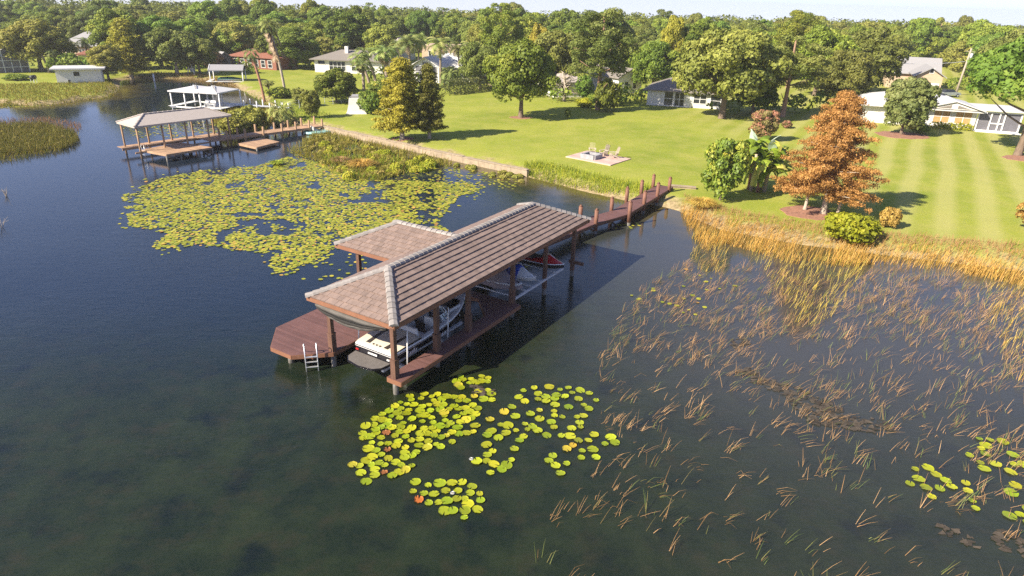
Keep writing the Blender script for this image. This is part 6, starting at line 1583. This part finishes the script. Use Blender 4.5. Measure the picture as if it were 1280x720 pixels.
fp5 = scatter([(765, 282), (800, 278), (800, 284), (770, 287)], 5); fp6 = scatter([(355, 345), (395, 300), (470, 308), (480, 345), (380, 352)], 1.6)
fp7 = scatter([(150, 158), (280, 150), (285, 172), (170, 172)], 6, lambda P: fnoise(P, 1.0, 45)); fp8 = scatter([(-30, 120), (80, 121), (92, 127), (60, 133), (-30, 137)], 5)
fp9 = scatter([(140, 240), (200, 216), (330, 203), (380, 200), (580, 222), (612, 236), (585, 256), (552, 284), (570, 298), (520, 306), (440, 302), (405, 330), (340, 350), (325, 322), (240, 312), (195, 322), (178, 308), (200, 294), (150, 286)], 2.2, lambda P: fnoise(P, 1.3, 71) ** 1.5)
FP = np.concatenate([fp9, fp_, fp2, fp3, fp4, fp5, fp6, fp7, fp8]); tn = np.clip(RNG.normal(.42, .2, len(FP)) + (RNG.random(len(FP)) < .07) * .5, 0, 1)
tag(obj('lily_field', field_mesh(FP, RNG.uniform(.085, .155, len(FP)), tn, M['pad_field'])), 'broad field of yellow green lily pads behind the boathouse', 'lily pads', kind='stuff')
# water lilies in flower
for k, (x, y, lb) in enumerate(((589, 574.5, 'white water lily flower in the gap between raft and loose patch'), (565.5, 617, 'white water lily flower in the pads nearest the camera'))):
    P = unproj(x, y, .02); t = thing('water_lily', lb, 'flower', (P[0], P[1], .03)); mb = MB()
    for ring, el, ln in ((0, .3, .1), (1, .8, .09), (2, 1.25, .075)):
        for j in range(8):
            a = j * pi / 4 + ring * .4; d = Vector((cos(a) * cos(el), sin(a) * cos(el), sin(el))); s_ = Vector((-sin(a), cos(a), 0)) * .026
            mb.face([(0, 0, 0), d * ln * .55 + s_, d * ln, d * ln * .55 - s_])
    mb.build('petals', M['white'], t)
    mb = MB(); mb.tube([(0, 0, 0), (0, 0, .05)], .02, 6); mb.build('stamen', M['pad_yellow'], t)
# floating mats of brown algae
def algae(label, pts, seed):
    poly = [unproj(x, y, 0)[:2] for x, y in pts]; r = np.random.default_rng(seed); out = []
    for i in range(len(poly)):
        A, B = poly[i], poly[(i + 1) % len(poly)]
        for t in np.linspace(0, 1, 9)[:-1]: out.append(A + (B - A) * t + r.normal(0, .06, 2))
    P = np.array(out); lo, hi = P.min(0), P.max(0); mb = MB(); n = int((hi - lo).prod() * 42)
    for _ in range(n):
        c_ = r.uniform(lo, hi)
        if not in_poly(c_[None], out)[0]: continue
        k = 7; rr = r.uniform(.05, .2) * r.uniform(.7, 1.3, k); a = np.sort(r.uniform(0, 2 * pi, k)); z = r.uniform(.004, .03); st = r.uniform(.5, 1)
        mb.face([(c_[0] + cos(a[q]) * rr[q], c_[1] + sin(a[q]) * rr[q] * st, z + r.uniform(0, .02)) for q in range(k)], r.random())
    tag(mb.build('algae_mat', M['algae']), label, 'algae', kind='stuff')
algae('brown algae mat adrift among the reeds, the longest one', [(915, 462), (938, 460), (962, 476), (990, 482), (1030, 498), (1062, 520), (1100, 524), (1126, 538), (1090, 543), (1050, 536), (1020, 532), (1000, 520), (985, 496), (948, 482)], 1)
algae('small round brown algae mat above the longest one', [(912, 424), (925, 420), (938, 428), (930, 436), (914, 434)], 2)
algae('thin brown algae streak at the lower right', [(1162, 652), (1180, 658), (1225, 676), (1222, 684), (1190, 672), (1165, 660)], 3)
algae('brown algae mat at the lower right corner', [(1238, 665), (1262, 664), (1300, 690), (1300, 705), (1260, 690), (1242, 678)], 4)
algae('brown algae scum beside the small lily patch', [(590, 482), (612, 486), (622, 490), (608, 496), (592, 490)], 5)

# ------------------------------------------------------------------ thin summer haze
hz = MB(); Z0, Z1 = float(GZ.min()) - 1.5, 30.0
hz.box(((XS[0] + XS[-1]) / 2, (YS[0] + YS[-1]) / 2, (Z0 + Z1) / 2), (XS[-1] - XS[0] + 10, YS[-1] - YS[0] + 10, Z1 - Z0))
hm = bpy.data.materials.new('air'); hm.use_nodes = True; hn = hm.node_tree; hn.nodes.remove(hn.nodes['Principled BSDF'])
vol = hn.nodes.new('ShaderNodeVolumePrincipled'); vol.inputs['Color'].default_value = (.98, .96, .94, 1); vol.inputs['Density'].default_value = .0003; vol.inputs['Anisotropy'].default_value = .2
hn.links.new(vol.outputs[0], hn.nodes['Material Output'].inputs['Volume'])
tag(hz.build('haze', hm), kind='stuff')

# ------------------------------------------------------------------ light, sky, camera
AZ, EL = radians(32), radians(35)
sd = Vector((-cos(AZ) * cos(EL), -sin(AZ) * cos(EL), sin(EL)))
w = bpy.data.worlds.new('World'); sc.world = w; w.use_nodes = True
nt = w.node_tree; bg = nt.nodes['Background']
sky = nt.nodes.new('ShaderNodeTexSky'); sky.sky_type = 'NISHITA'; sky.sun_disc = False
sky.sun_elevation = EL; sky.sun_rotation = atan2(sd.x, sd.y); sky.dust_density = .35; sky.ozone_density = 2.6; sky.air_density = 1.0
tcw = nt.nodes.new('ShaderNodeTexCoord'); va = nt.nodes.new('ShaderNodeVectorMath'); va.operation = 'ADD'; va.inputs[1].default_value = (0, 0, .095)
nt.links.new(tcw.outputs['Generated'], va.inputs[0]); nt.links.new(va.outputs[0], sky.inputs['Vector'])
mxw = nt.nodes.new('ShaderNodeMix'); mxw.data_type = 'RGBA'; mxw.blend_type = 'MULTIPLY'; mxw.inputs[0].default_value = 1; mxw.inputs[7].default_value = (.93, .785, .87, 1)
nt.links.new(sky.outputs[0], mxw.inputs[6]); nt.links.new(mxw.outputs[2], bg.inputs[0]); bg.inputs[1].default_value = .108
sl = bpy.data.lights.new('sun', 'SUN'); sl.energy = 4.9; sl.angle = radians(.5); sl.color = (1, .91, .74)
so = bpy.data.objects.new('sun', sl); link(so); so.rotation_euler = (-sd).to_track_quat('-Z', 'Y').to_euler()
cam = bpy.data.cameras.new('camera'); co = bpy.data.objects.new('camera', cam); link(co)
cam.sensor_width = 36; cam.lens = FPX / 1280 * 36; cam.clip_start = .1; cam.clip_end = 6000
mt = Matrix(((_R[0], _U[0], -_F[0], 0), (_R[1], _U[1], -_F[1], 0), (_R[2], _U[2], -_F[2], CH), (0, 0, 0, 1))); co.matrix_world = mt
sc.camera = co
sc.view_settings.view_transform = 'Standard'; sc.view_settings.look = 'None'; sc.view_settings.exposure = 1.2; sc.view_settings.gamma = 1
sc.cycles.use_denoising = False
sc.cycles.max_bounces = 6; sc.cycles.diffuse_bounces = 4; sc.cycles.glossy_bounces = 3; sc.cycles.transmission_bounces = 3; sc.cycles.transparent_max_bounces = 4
sc.cycles.sample_clamp_indirect = 6
